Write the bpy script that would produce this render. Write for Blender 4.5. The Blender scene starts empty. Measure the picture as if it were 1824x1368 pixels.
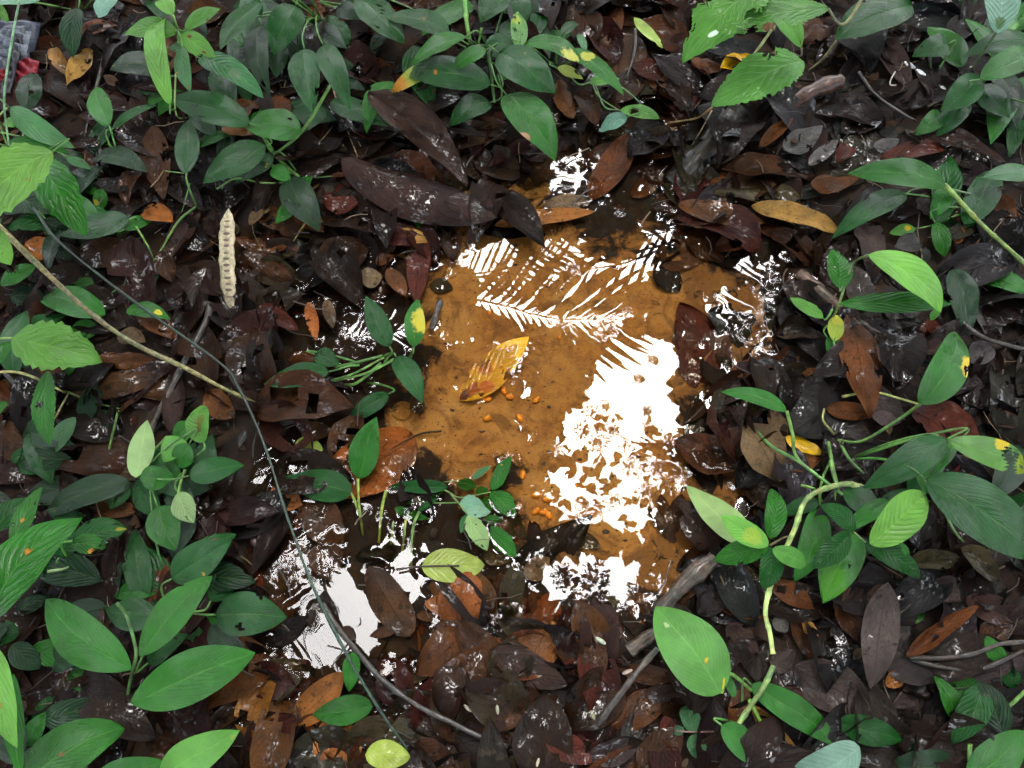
import bpy, math, random
import numpy as np
from mathutils import Vector, Matrix
R = math.radians
random.seed(7); rng = np.random.default_rng(7)
S = bpy.context.scene
COL = S.collection

# ------------------------------------------------------------------ camera
CH, TILT, FPX = 1.30, R(20), 1518.0            # eye height, tilt from straight down, focal length in photo pixels
cd = bpy.data.cameras.new('camera'); cam = bpy.data.objects.new('camera', cd); COL.objects.link(cam)
cam.location = (0, 0, CH); cam.rotation_euler = (TILT, 0, 0)
cd.sensor_width = 36; cd.lens = 36 * FPX / 1824; cd.clip_start = .01; cd.clip_end = 300
S.camera = cam

# ------------------------------------------------------------------ sky, sun, exposure
SUN_EL, SUN_AZ = R(68), R(12)                   # hazy bright sky overhead; azimuth measured from +y towards +x
w = bpy.data.worlds.new('World'); S.world = w; w.use_nodes = True
nt = w.node_tree; bg = nt.nodes['Background']
sky = nt.nodes.new('ShaderNodeTexSky'); sky.sky_type = 'NISHITA'; sky.sun_disc = False
sky.sun_elevation = SUN_EL; sky.sun_rotation = SUN_AZ; sky.dust_density = 4
hs = nt.nodes.new('ShaderNodeHueSaturation'); hs.inputs['Saturation'].default_value = .32
nt.links.new(sky.outputs[0], hs.inputs['Color']); nt.links.new(hs.outputs[0], bg.inputs[0])
bg.inputs[1].default_value = .15
sd = bpy.data.lights.new('sun', 'SUN'); sun = bpy.data.objects.new('sun', sd); COL.objects.link(sun)
sd.energy = 1.5; sd.angle = R(60); sd.color = (1, .98, .95)
sun.rotation_euler = (-(math.pi / 2 - SUN_EL), 0, -SUN_AZ); sun.location = (0, 0, 30)
S.view_settings.view_transform = 'Standard'; S.view_settings.look = 'None'
S.view_settings.exposure = 3.24; S.view_settings.gamma = 1
S.render.engine = 'CYCLES'
cy = S.cycles
cy.max_bounces = 7; cy.diffuse_bounces = 3; cy.glossy_bounces = 3; cy.transparent_max_bounces = 10
cy.caustics_reflective = False; cy.caustics_refractive = False; cy.sample_clamp_indirect = 3; cy.sample_clamp_direct = 0
cy.use_denoising = True; cy.denoiser = 'OPENIMAGEDENOISE'
cy.denoising_prefilter = 'ACCURATE'

# ------------------------------------------------------------------ photograph pixel -> point at its own height
CROPS = {'A': (0, 0, 640), 'B': (600, 0, 640), 'C': (1184, 0, 640), 'D': (0, 440, 640), 'E': (600, 440, 640), 'F': (1184, 440, 640),
         'G': (0, 888, 640), 'H': (600, 888, 640), 'I': (1184, 888, 640), 'J': (1220, 820, 460), 'K': (600, 760, 360), 'Q': (1500, 760, 324),
         'L': (180, 500, 440), 'M': (400, 850, 400), 'N': (800, 960, 440), 'O': (560, 1080, 440), 'T': (1380, 420, 444), 'X': (0, 0, 1824)}
def px(c, x, y):
    a, b, s = CROPS[c]; return a + x * s / 1824, b + y * s / 1824
ct, st = math.cos(TILT), math.sin(TILT)
def at(x, y, z=0.0):
    u = (x - 912) / FPX; v = (684 - y) / FPX
    d = (u, v * ct + st, v * st - ct)
    k = (z - CH) / d[2]
    return Vector((d[0] * k, d[1] * k, z))
def mpp(x, y, z=0.0):                           # metres per photo pixel there
    p = at(x, y, z); return (p.y * st + (CH - p.z) * ct) / FPX
def to_px(X, Y, Z):                             # arrays
    dx, dy, dz = X, Y, Z - CH
    dep = dy * st - dz * ct; up = dy * ct + dz * st
    return 912 + FPX * dx / dep, 684 - FPX * up / dep

# ------------------------------------------------------------------ materials
class NT:
    def __init__(s, name):
        s.m = bpy.data.materials.new(name); s.m.use_nodes = True; s.t = s.m.node_tree
        s.b = s.t.nodes['Principled BSDF']; s.out = s.t.nodes['Material Output']
    def n(s, typ, **k):
        x = s.t.nodes.new('ShaderNode' + typ)
        for a, v in k.items(): setattr(x, a, v)
        return x
    def set(s, sock, v):
        if hasattr(v, 'is_linked'): s.t.links.new(v, sock)
        else: sock.default_value = v[:3] if isinstance(v, tuple) and sock.type == 'VECTOR' else v
    def math(s, op, a, b=0.0, c=0.0, clamp=False):
        x = s.n('Math', operation=op, use_clamp=clamp)
        for i, v in enumerate((a, b, c)): s.set(x.inputs[i], v)
        return x.outputs[0]
    def step(s, x, lo, hi, a=0.0, b=1.0):
        m = s.n('MapRange', interpolation_type='SMOOTHSTEP'); s.set(m.inputs[0], x)
        for i, v in enumerate((lo, hi, a, b)): s.set(m.inputs[i + 1], v)
        return m.outputs[0]
    def mix(s, f, a, b, blend='MIX'):
        m = s.n('MixRGB', blend_type=blend); s.set(m.inputs[0], f); s.set(m.inputs[1], a); s.set(m.inputs[2], b); return m.outputs[0]
    def scale(s, col, f):
        v = s.n('VectorMath', operation='SCALE'); s.set(v.inputs[0], col); s.set(v.inputs['Scale'], f); return v.outputs[0]
    def noise(s, vec, sc, det=3.0, rough=.55, dist=0.0):
        x = s.n('TexNoise'); s.set(x.inputs['Vector'], vec); x.inputs['Scale'].default_value = sc; x.inputs['Detail'].default_value = det
        x.inputs['Roughness'].default_value = rough; x.inputs['Distortion'].default_value = dist; return x.outputs['Fac']
    def bump(s, h, strength=.4, dist=.002, normal=None):
        x = s.n('Bump'); x.inputs['Strength'].default_value = strength; x.inputs['Distance'].default_value = dist; s.set(x.inputs['Height'], h)
        if normal is not None: s.set(x.inputs['Normal'], normal)
        return x.outputs[0]
    def objvec(s):
        tc = s.n('TexCoord'); oi = s.n('ObjectInfo')
        v = s.n('VectorMath', operation='ADD'); s.set(v.inputs[0], tc.outputs['Object'])
        k = s.n('CombineXYZ'); r = s.math('MULTIPLY', oi.outputs['Random'], 37.0)
        for i in range(3): s.set(k.inputs[i], r)
        s.set(v.inputs[1], k.outputs[0]); return v.outputs[0], oi, tc
def c4(c): return (c[0], c[1], c[2], 1)

def leaf_material(name, N, k, vein=.5, quilt=.3, rough=.25, dead=False, coat=0.0, transl=.18, fine=0):
    t = NT(name); vec, oi, tc = t.objvec()
    sep = t.n('SeparateXYZ'); t.set(sep.inputs[0], tc.outputs['UV'])
    u = t.math('ABSOLUTE', t.math('MULTIPLY_ADD', sep.outputs[0], 2.0, -1.0)); v = sep.outputs[1]
    wob = t.noise(vec, 25, 2)
    ph = t.math('ADD', t.math('SUBTRACT', t.math('MULTIPLY', v, float(N)), t.math('MULTIPLY', t.math('POWER', u, 1.25), float(k))), t.math('MULTIPLY', wob, .9))
    d = t.math('ABSOLUTE', t.math('SUBTRACT', t.math('FRACT', ph), .5))
    line = t.step(d, .01, .06 if dead else .10, 1, 0)
    rib = t.step(u, .018, .055, 1, 0)
    both = t.math('MAXIMUM', t.math('MULTIPLY', line, t.step(u, .9, 1.0, .8, 0)), rib)
    att = t.n('Attribute', attribute_name='Col'); base = t.mix(1.0, oi.outputs['Color'], att.outputs['Color'], 'MULTIPLY')
    n1 = t.noise(vec, 18, 4); n2 = t.noise(vec, 70, 5, .65); n3 = t.noise(vec, 240, 3)
    if dead:
        c = t.scale(base, t.step(n1, .25, .75, .45, 1.6))
        c = t.mix(t.step(n2, .56, .68), c, t.scale(base, .3))
        c = t.mix(t.math('MULTIPLY', t.step(t.noise(vec, 33, 5, .6, .6), .60, .70), .7), c, t.mix(.35, t.scale(base, 2.3), (.09, .075, .055, 1)))
        c = t.mix(t.math('MULTIPLY', both, vein), c, t.scale(base, .38))
    else:
        c = t.scale(base, t.step(n1, .2, .8, .72, 1.28))
        c = t.mix(t.math('MULTIPLY', t.step(n2, .64, .72), .35), c, t.scale(base, .55))
        c = t.mix(t.math('MULTIPLY', both, vein), c, t.mix(.25, t.scale(base, 1.9), (.25, .32, .1, 1)))
        pa = t.n('Attribute', attribute_name='patch')
        f = t.step(t.math('ADD', pa.outputs['Alpha'], t.math('MULTIPLY_ADD', t.noise(vec, 45, 6, .7), 2.0, -1.0)), .35, .65)
        c = t.mix(f, c, pa.outputs['Color'])
    h = t.math('ADD', t.math('MULTIPLY', both, -1.0 if not dead else .45), t.math('MULTIPLY', t.math('COSINE', t.math('MULTIPLY', ph, 6.283)), -quilt))
    if dead: h = t.math('ADD', h, t.math('MULTIPLY', n1, 2.2))
    h = t.math('ADD', h, t.math('MULTIPLY', n2, .9 if dead else .35))
    if fine: h = t.math('ADD', h, t.math('MULTIPLY', t.math('SINE', t.math('MULTIPLY', ph, 40.0)), .12))
    h = t.math('ADD', h, t.math('MULTIPLY', n3, .8 if dead else .12))
    if dead: c = t.mix(t.math('MULTIPLY', t.step(n3, .52, .66), .45), c, t.scale(base, .35))
    nb = t.bump(h, .55 if dead else .4, .0016 if dead else .0012)
    b = t.b
    t.set(b.inputs['Base Color'], c); t.set(b.inputs['Normal'], nb)
    t.set(b.inputs['Roughness'], t.step(n1, .3, .7, rough * .7, rough * 1.35))
    b.inputs['Specular IOR Level'].default_value = .14 if dead else .12
    b.inputs['Coat IOR'].default_value = 1.5; b.inputs['Coat Weight'].default_value = coat; b.inputs['Coat Roughness'].default_value = .04 if dead else .05
    if dead: t.set(b.inputs['Coat Weight'], t.step(t.noise(vec, 20, 5, .65), .50, .66, .0, coat))
    if coat and dead: t.set(b.inputs['Coat Normal'], t.bump(t.math('ADD', t.noise(vec, 30, 2, .5), t.math('MULTIPLY', t.noise(vec, 110, 1, .5), .06)), 1.0, .012))
    elif coat: t.set(b.inputs['Coat Normal'], t.bump(t.math('ADD', t.math('MULTIPLY', h, .22), t.noise(vec, 22, 2, .5)), 1.0, .0050))
    if transl:
        tr = t.n('BsdfTranslucent'); t.set(tr.inputs['Color'], t.scale(c, 1.3)); ms = t.n('MixShader'); ms.inputs[0].default_value = transl
        t.t.links.new(b.outputs[0], ms.inputs[1]); t.t.links.new(tr.outputs[0], ms.inputs[2]); t.t.links.new(ms.outputs[0], t.out.inputs[0])
    return t.m
M = {}
M['a'] = leaf_material('glossy_leaf', 13, 7, .30, .22, .30, transl=.12, fine=1, coat=.5)
M['p'] = leaf_material('pinnate_leaf', 7, 3.4, .36, .4, .40, transl=.2, coat=.25)
M['q'] = leaf_material('quilted_leaf', 11, 3.0, .3, .9, .30, transl=.22, coat=.2)
M['s'] = M['p']
M['dead_wet'] = leaf_material('wet_dead_leaf', 9, 3.2, .38, .08, .5, dead=True, coat=1.0, transl=0)
M['fallen'] = leaf_material('yellowed_leaf', 9, 3.0, .12, .2, .3, coat=.5, transl=.12)
M['dead_damp'] = leaf_material('damp_dead_leaf', 8, 3.0, .42, .10, .5, dead=True, coat=.35, transl=0)

def simple(name, col, rough=.5, sc=60, var=.5, bump=.4, dist=.001, coat=0, stretch=None, objcol=False):
    t = NT(name); vec, oi, tc = t.objvec()
    if stretch:
        mp = t.n('Mapping'); t.set(mp.inputs[0], vec); mp.inputs['Scale'].default_value = stretch; vec = mp.outputs[0]
    n1 = t.noise(vec, sc, 5, .6)
    base = oi.outputs['Color'] if objcol else c4(col)
    if objcol:
        at_ = t.n('Attribute', attribute_name='Col'); base = t.mix(1.0, base, at_.outputs['Color'], 'MULTIPLY')
    c = t.scale(base, t.step(n1, .25, .75, 1 - var, 1 + var))
    t.set(t.b.inputs['Base Color'], c); t.b.inputs['Roughness'].default_value = rough
    t.b.inputs['Coat Weight'].default_value = coat; t.b.inputs['Coat Roughness'].default_value = .1
    t.set(t.b.inputs['Normal'], t.bump(n1, bump, dist)); return t.m
M['stem'] = simple('green_stem', (.07, .16, .03), .35, 70, .55, .4, objcol=True)
M['bark'] = simple('wet_bark', (.03, .022, .016), .45, 140, .75, .8, .002, coat=.3, objcol=True)
M['seed'] = simple('seed_skin', (.5, .2, .02), .35, 300, .25, .2, .0004, objcol=True)
M['pod'] = simple('pod_skin', (.5, .42, .24), .5, 160, .45, .4, .0006, objcol=True)
M['cloth'] = simple('wet_cloth', (.04, .05, .08), .6, 300, .4, .5, .001, coat=.3, objcol=True)
M['palm'] = simple('palm_leaflet', (.02, .05, .015), .4, 30, .3, .2)
M['canopy'] = None

# ------------------------------------------------------------------ mesh helpers
def make_obj(name, verts, faces, mat, parent=None, loc=None, uv=None, col=(1, 1, 1, 1), patch=None, smooth=True, vcol=None):
    me = bpy.data.meshes.new(name)
    verts = np.asarray(verts, dtype=float)
    loc = np.array(loc if loc is not None else (0, 0, 0), float)
    me.from_pydata((verts - loc).tolist(), [], [list(map(int, f)) for f in faces])
    if smooth: me.polygons.foreach_set('use_smooth', [True] * len(me.polygons))
    li = np.zeros(len(me.loops), dtype=np.int32); me.loops.foreach_get('vertex_index', li)
    if uv is not None:
        l = me.uv_layers.new(name='UVMap'); l.data.foreach_set('uv', np.asarray(uv)[li].astype(np.float32).ravel())
    vc = vcol if vcol is not None else np.ones((len(verts), 4))
    a = me.color_attributes.new('Col', 'FLOAT_COLOR', 'POINT'); a.data.foreach_set('color', np.asarray(vc, np.float32).ravel())
    if patch is not None:
        a = me.color_attributes.new('patch', 'FLOAT_COLOR', 'POINT'); a.data.foreach_set('color', np.asarray(patch, np.float32).ravel())
    me.materials.append(mat)
    o = bpy.data.objects.new(name, me); COL.objects.link(o); o.color = col
    if parent is not None:
        o.parent = parent; o.location = Vector(loc) - parent.location
    else: o.location = loc
    return o
def tag(o, label, cat, group=None, kind=None):
    if label: o['label'] = label
    if cat: o['category'] = cat
    if group: o['group'] = group
    if kind: o['kind'] = kind
    return o
def empty(name, loc, label, cat, group=None):
    o = bpy.data.objects.new(name, None); COL.objects.link(o); o.location = loc; o.empty_display_size = .02
    return tag(o, label, cat, group)
def catmull(P, n=6):
    P = [np.array(p, float) for p in P]; Q = [2 * P[0] - P[1]] + P + [2 * P[-1] - P[-2]]; out = []
    for i in range(1, len(Q) - 2):
        for j in range(n):
            t = j / n; a, b, c, d = Q[i - 1:i + 3]
            out.append(.5 * (2 * b + (c - a) * t + (2 * a - 5 * b + 4 * c - d) * t * t + (3 * b - a - 3 * c + d) * t ** 3))
    out.append(P[-1]); return np.array(out)
def tube_geo(path, r0, r1=None, sides=6, lump=0.0, flat=1.0, nodes=0):
    path = np.asarray(path, float); n = len(path); r1 = r0 if r1 is None else r1
    T = np.gradient(path, axis=0); T /= np.linalg.norm(T, axis=1)[:, None] + 1e-9
    up = np.array([0, 0, 1.0]); A = np.cross(T, up); bad = np.linalg.norm(A, axis=1) < 1e-3; A[bad] = (1, 0, 0)
    A /= np.linalg.norm(A, axis=1)[:, None]; B = np.cross(A, T)
    g = rng.normal(size=n + 4); g = (g[:-4] + 2 * g[1:-3] + 3 * g[2:-2] + 2 * g[3:-1] + g[4:]) / 5.0
    r = np.linspace(r0, r1, n) * (1 + lump * g)
    if nodes: r = r * (1 + .3 * (np.arange(n) % nodes == nodes // 2))
    th = np.arange(sides) * 2 * math.pi / sides
    gr = 1 + lump * (.7 * rng.normal(size=(1, sides)) + .35 * rng.normal(size=(n, sides)))
    V = path[:, None] + (r[:, None] * gr)[:, :, None] * (np.cos(th)[None, :, None] * A[:, None] + flat * np.sin(th)[None, :, None] * B[:, None])
    V = V.reshape(-1, 3); F = []
    for i in range(n - 1):
        for j in range(sides):
            F.append((i * sides + j, i * sides + (j + 1) % sides, (i + 1) * sides + (j + 1) % sides, (i + 1) * sides + j))
    F.append(tuple(range(sides))[::-1]); F.append(tuple((n - 1) * sides + j for j in range(sides)))
    return V, F

PROF = {'a': (.62, .95), 'p': (.72, .88), 'q': (.6, .75), 's': (.7, .85), 'l': (.8, .9), 'o': (.5, .55), 'h': (.34, .95), 'c': (.55, .5), 'd': (.7, .8)}
SERR = {'s'}
def leaf_geo(L, W, prof='a', nu=8, nv=14, fold=.15, bend=20, curl=0, wave=.02, seed=0, bites=(), patches=(), twist=0, serr=0.0):
    """Leaf along +Y of length L (chord), width W, normal +Z."""
    r = np.random.default_rng(seed)
    a, b = PROF.get(prof, PROF['a']); vv = np.linspace(0, 1, nv + 1); uu = np.linspace(-1, 1, nu + 1)
    vs = .5 - .5 * np.cos(math.pi * vv); vs = .5 * vs + .5 * vv
    pk = a / (a + b); w = np.power(np.maximum(vs, 0), a) * np.power(np.maximum(1 - vs, 0), b) / (pk ** a * (1 - pk) ** b)
    w = np.clip(w, 0.012, 1)
    if serr: w = w * (1 + serr * np.where(np.arange(nv + 1) % 2, 1, -1)) * (1 + .05 * r.normal(size=nv + 1))
    al = R(bend) * (vs - .5) * 2                 # tangent angle along the leaf
    ds = np.diff(vs); py = np.concatenate([[0], np.cumsum(np.cos((al[1:] + al[:-1]) / 2) * ds)]); pz = np.concatenate([[0], np.cumsum(-np.sin((al[1:] + al[:-1]) / 2) * ds)])
    py, pz = py / py[-1] * L, (pz - pz[-1] * py / py[-1]) / py[-1] * L
    U, V = np.meshgrid(uu, vs); X = U * w[:, None] * W / 2
    X = X * (1 + .04 * r.normal()); 
    if curl:
        th = R(curl) * U; rad = (W / 2) / max(R(abs(curl)), .05)
        X2 = np.sin(th) * rad * w[:, None] * np.sign(curl) * (1 if curl > 0 else 1); Z = (1 - np.cos(th)) * rad * w[:, None] * np.sign(curl); X = np.abs(X2) * np.sign(U)
    else: Z = np.zeros_like(X)
    Z = Z + fold * np.abs(X) * (1 - .55 * np.abs(U))
    p1, p2, p3 = r.uniform(0, 6.28, 3)
    Z += wave * W * (np.sin(V * 9 + p1 + U * 1.5) * np.abs(U) ** 1.5 + .6 * np.sin(V * 17 + p2 - U * 2) * U * U + .5 * np.sin(V * 5 + U * 3 + p3))
    X = X + .05 * W * np.sin(V * 3.0 + p3) * np.sin(math.pi * V)
    tw = R(twist) * (V - .5); Xr = X * np.cos(tw) - Z * np.sin(tw); Zr = X * np.sin(tw) + Z * np.cos(tw)
    Y = np.repeat(py[:, None], nu + 1, 1) + .0; Zr = Zr + pz[:, None]
    Y = Y - np.abs(U) * 0.0
    P = np.stack([Xr, Y, Zr], -1).reshape(-1, 3); uv = np.stack([U * .5 + .5, V], -1).reshape(-1, 2)
    F = []; m = nu + 1
    for i in range(nv):
        for j in range(nu):
            cu = (uu[j] + uu[j + 1]) / 2; cv = (vs[i] + vs[i + 1]) / 2; cut = False
            for (bu, bv, br) in bites:
                if math.hypot((cu - bu) * .5 * W / L, cv - bv) < br * (1 + .35 * math.sin(cu * 23 + cv * 41)): cut = True
            if not cut: F.append((i * m + j, i * m + j + 1, (i + 1) * m + j + 1, (i + 1) * m + j))
    pc = np.zeros((len(P), 4))
    for (bu, bv, br, cc) in patches:
        d = np.hypot((U.ravel() - bu) * .5 * W / L, V.ravel() - bv); f = np.clip(1.4 - 1.1 * d / br, 0, 1)
        sel = f > pc[:, 3]; pc[sel, :3] = cc; pc[:, 3] = np.maximum(pc[:, 3], f)
    return P, F, uv, pc
def frame(b, t, roll=0.0):
    y = (Vector(t) - Vector(b)); y.normalize(); z = Vector((0, 0, 1)) - y * y.z
    if z.length < 1e-3: z = Vector((0, 1, 0))
    z.normalize(); z = Matrix.Rotation(R(roll), 3, y) @ z; x = y.cross(z)
    return np.array([x, y, z])                   # rows

# ------------------------------------------------------------------ terrain
WATER = [(500,470),(560,430),(640,420),(760,400),(850,380),(900,330),(940,280),(1010,245),(1060,200),(1050,100),(1060,-60),(1230,-60),(1230,60),(1200,190),(1230,260),(1240,330),(1290,390),(1440,425),(1475,470),(1465,560),(1440,630),(1330,665),(1290,720),(1330,800),(1345,870),(1290,960),(1200,1045),(1150,1090),(1090,1130),(1075,1200),(1040,1265),(960,1290),(880,1270),(820,1300),(740,1290),(690,1330),(640,1360),(560,1420),(380,1420),(410,1250),(430,1150),(440,1090),(410,1020),(400,930),(380,880),(430,800),(500,745),(470,680),(420,640),(430,560),(450,500)]
SAND = [(770,445),(830,415),(850,360),(980,345),(1000,400),(1050,430),(1170,440),(1240,480),(1350,500),(1345,590),(1260,620),(1235,700),(1275,770),(1295,900),(1250,1005),(1150,1030),(1050,1010),(975,965),(930,925),(900,840),(850,880),(800,830),(760,835),(715,760),(770,715),(735,665),(800,640),(765,590),(790,545),(745,500),(800,480)]
def poly_sd(poly, X, Y):
    """signed distance (positive inside) to a polygon given in photo pixels on the water level."""
    p = np.array([at(x, y, 0)[:2] for x, y in poly]); q = np.roll(p, -1, 0)
    d = np.full(X.shape, 1e9); ins = np.zeros(X.shape, bool)
    for (ax, ay), (bx, by) in zip(p, q):
        ex, ey = bx - ax, by - ay; t = np.clip(((X - ax) * ex + (Y - ay) * ey) / (ex * ex + ey * ey), 0, 1)
        d = np.minimum(d, np.hypot(X - ax - t * ex, Y - ay - t * ey))
        c = ((ay > Y) != (by > Y)) & (X < (bx - ax) * (Y - ay) / (by - ay + 1e-12) + ax); ins ^= c
    return np.where(ins, d, -d)
def inside(poly, X, Y):
    ins = np.zeros(X.shape, bool); n = len(poly)
    for i in range(n):
        (ax, ay), (bx, by) = poly[i], poly[(i + 1) % n]; ins ^= ((ay > Y) != (by > Y)) & (X < (bx - ax) * (Y - ay) / (by - ay + 1e-9) + ax)
    return ins
NG = [(rng.uniform(8, 60), rng.uniform(0, 6.28), rng.uniform(0, 6.28)) for _ in range(14)]
def rough_ground(X, Y):
    z = 0
    for k, a, p in NG: z = z + np.sin(k * (X * math.cos(a) + Y * math.sin(a)) + p) * .05 / k
    return z
def terrain(X, Y):
    X = np.asarray(X, float); Y = np.asarray(Y, float)
    d = poly_sd(WATER, X, Y); e = poly_sd(SAND, X, Y)
    z = np.where(d > 0, -np.minimum(.016, .30 * d), np.minimum(.022, -.14 * d))
    z = z - .012 * np.clip(e / .12, 0, 1) * (e > 0)
    far = np.hypot(X, Y - .5); z = z + .02 * np.clip((far - 1.2), 0, 10)
    return z + rough_ground(X, Y) * np.where(e > 0, .25, 1.0)
def T1(p): return float(terrain(np.array([p[0]]), np.array([p[1]]))[0])
def grid_axis(lo, hi, step, far):
    c = np.arange(lo, hi + step, step); g = []; s = step; x = hi + step
    while x < far: s *= 1.35; x += s; g.append(x)
    gl = []; s = step; x = lo
    while x > -far: s *= 1.35; x -= s; gl.append(x)
    return np.array(gl[::-1] + list(c) + g)
gx = grid_axis(-1.25, 1.25, .008, 45); gy = grid_axis(-.35, 1.75, .008, 45)
GX, GY = np.meshgrid(gx, gy); GZ = terrain(GX, GY)
def grid_faces(ny, nx):
    i = np.arange(ny * nx).reshape(ny, nx)
    return np.stack([i[:-1, :-1], i[:-1, 1:], i[1:, 1:], i[1:, :-1]], -1).reshape(-1, 4)
def fast_mesh(name, V, F, mat, smooth=True, attrs=(), uv=None):
    me = bpy.data.meshes.new(name); V = np.asarray(V, np.float32); F = np.asarray(F, np.int32); k = F.shape[1]
    me.vertices.add(len(V)); me.vertices.foreach_set('co', V.ravel()); me.loops.add(F.size); me.loops.foreach_set('vertex_index', F.ravel())
    me.polygons.add(len(F)); me.polygons.foreach_set('loop_start', np.arange(0, F.size, k, dtype=np.int32))
    if smooth: me.polygons.foreach_set('use_smooth', np.ones(len(F), bool))
    me.update(calc_edges=True)
    for an, c in attrs:
        a = me.color_attributes.new(an, 'FLOAT_COLOR', 'POINT'); a.data.foreach_set('color', np.asarray(c, np.float32).ravel())
    if uv is not None:
        l = me.uv_layers.new(name='UVMap'); l.data.foreach_set('uv', np.asarray(uv, np.float32)[F.ravel()].ravel())
    me.materials.append(mat); me.validate()
    o = bpy.data.objects.new(name, me); COL.objects.link(o); return o
def ground_material():
    t = NT('forest_soil'); tc = t.n('TexCoord'); vec = tc.outputs['Object']
    a = t.n('Attribute', attribute_name='zone'); s = t.n('SeparateColor'); t.set(s.inputs[0], a.outputs['Color'])
    n1 = t.noise(vec, 9, 6, .62, .4); n2 = t.noise(vec, 45, 6, .65); n3 = t.noise(vec, 330, 4, .6); n4 = t.noise(vec, 16, 7, .68, .8)
    sandf = t.step(t.math('ADD', s.outputs[0], t.math('ADD', t.math('MULTIPLY_ADD', n4, 1.6, -.8), t.math('MULTIPLY_ADD', n1, 1.2, -.6))), .38, .64)
    sand = t.mix(t.step(n2, .3, .7), (.24, .10, .020, 1), (.43, .21, .05, 1))
    sand = t.mix(t.step(n1, .40, .66), sand, (.47, .255, .07, 1))
    sand = t.mix(t.math('MULTIPLY', t.step(n3, .55, .68), .65), sand, (.17, .065, .012, 1))
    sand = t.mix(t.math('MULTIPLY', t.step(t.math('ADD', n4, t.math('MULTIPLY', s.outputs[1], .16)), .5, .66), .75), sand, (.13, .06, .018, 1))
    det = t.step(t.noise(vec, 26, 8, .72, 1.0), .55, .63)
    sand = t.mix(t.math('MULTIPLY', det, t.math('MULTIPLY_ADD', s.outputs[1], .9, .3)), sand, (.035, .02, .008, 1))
    mud = t.mix(t.step(n2, .3, .7), (.006, .004, .003, 1), (.024, .012, .006, 1))  # soil darkened further for the shade in gaps between leaves
    mud = t.mix(t.step(n1, .5, .75), mud, (.055, .027, .009, 1))
    t.set(t.b.inputs['Base Color'], t.mix(sandf, mud, sand))
    t.set(t.b.inputs['Roughness'], t.step(n2, .3, .7, .5, .9)); t.b.inputs['Specular IOR Level'].default_value = .2
    t.set(t.b.inputs['Normal'], t.bump(t.math('ADD', n2, t.math('MULTIPLY', n3, .3)), .5, .004))
    return t.m
SD = poly_sd(SAND, GX, GY); zc = np.zeros(GX.shape + (4,)); zc[..., 3] = 1
zc[..., 0] = np.clip(.55 + SD / .20, 0, 1.2)
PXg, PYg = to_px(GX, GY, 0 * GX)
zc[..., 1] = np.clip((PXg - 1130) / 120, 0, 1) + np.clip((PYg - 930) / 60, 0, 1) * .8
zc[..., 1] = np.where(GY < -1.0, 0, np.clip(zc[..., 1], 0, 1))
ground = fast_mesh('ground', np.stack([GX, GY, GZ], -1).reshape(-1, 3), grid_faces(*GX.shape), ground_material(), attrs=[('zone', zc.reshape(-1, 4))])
tag(ground, None, None, kind='structure')

# ------------------------------------------------------------------ contact of things with the water surface (fills the meniscus)
CONTACT = []
def contacts(V, F, amp=None):
    V = np.asarray(V); amp = rng.choice([1, -1]) * rng.uniform(.5, 1.2) if amp is None else amp
    if V[:, 2].min() > .0015 or V[:, 2].max() < -.0005: return
    lvl = .0004
    for f in F:
        p = V[list(f)]; s = p[:, 2] - lvl
        if s.max() < 0 or s.min() > 0: continue
        c = []
        for i in range(len(f)):
            j = (i + 1) % len(f)
            if (s[i] < 0) != (s[j] < 0): c.append(p[i] + (p[j] - p[i]) * (s[i] / (s[i] - s[j])))
        if len(c) >= 2:
            n = max(2, int(np.linalg.norm(c[1] - c[0]) / .0018) + 1)
            for q in np.linspace(0, 1, n): z = c[0] + (c[1] - c[0]) * q; CONTACT.append((z[0], z[1], amp))

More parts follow.
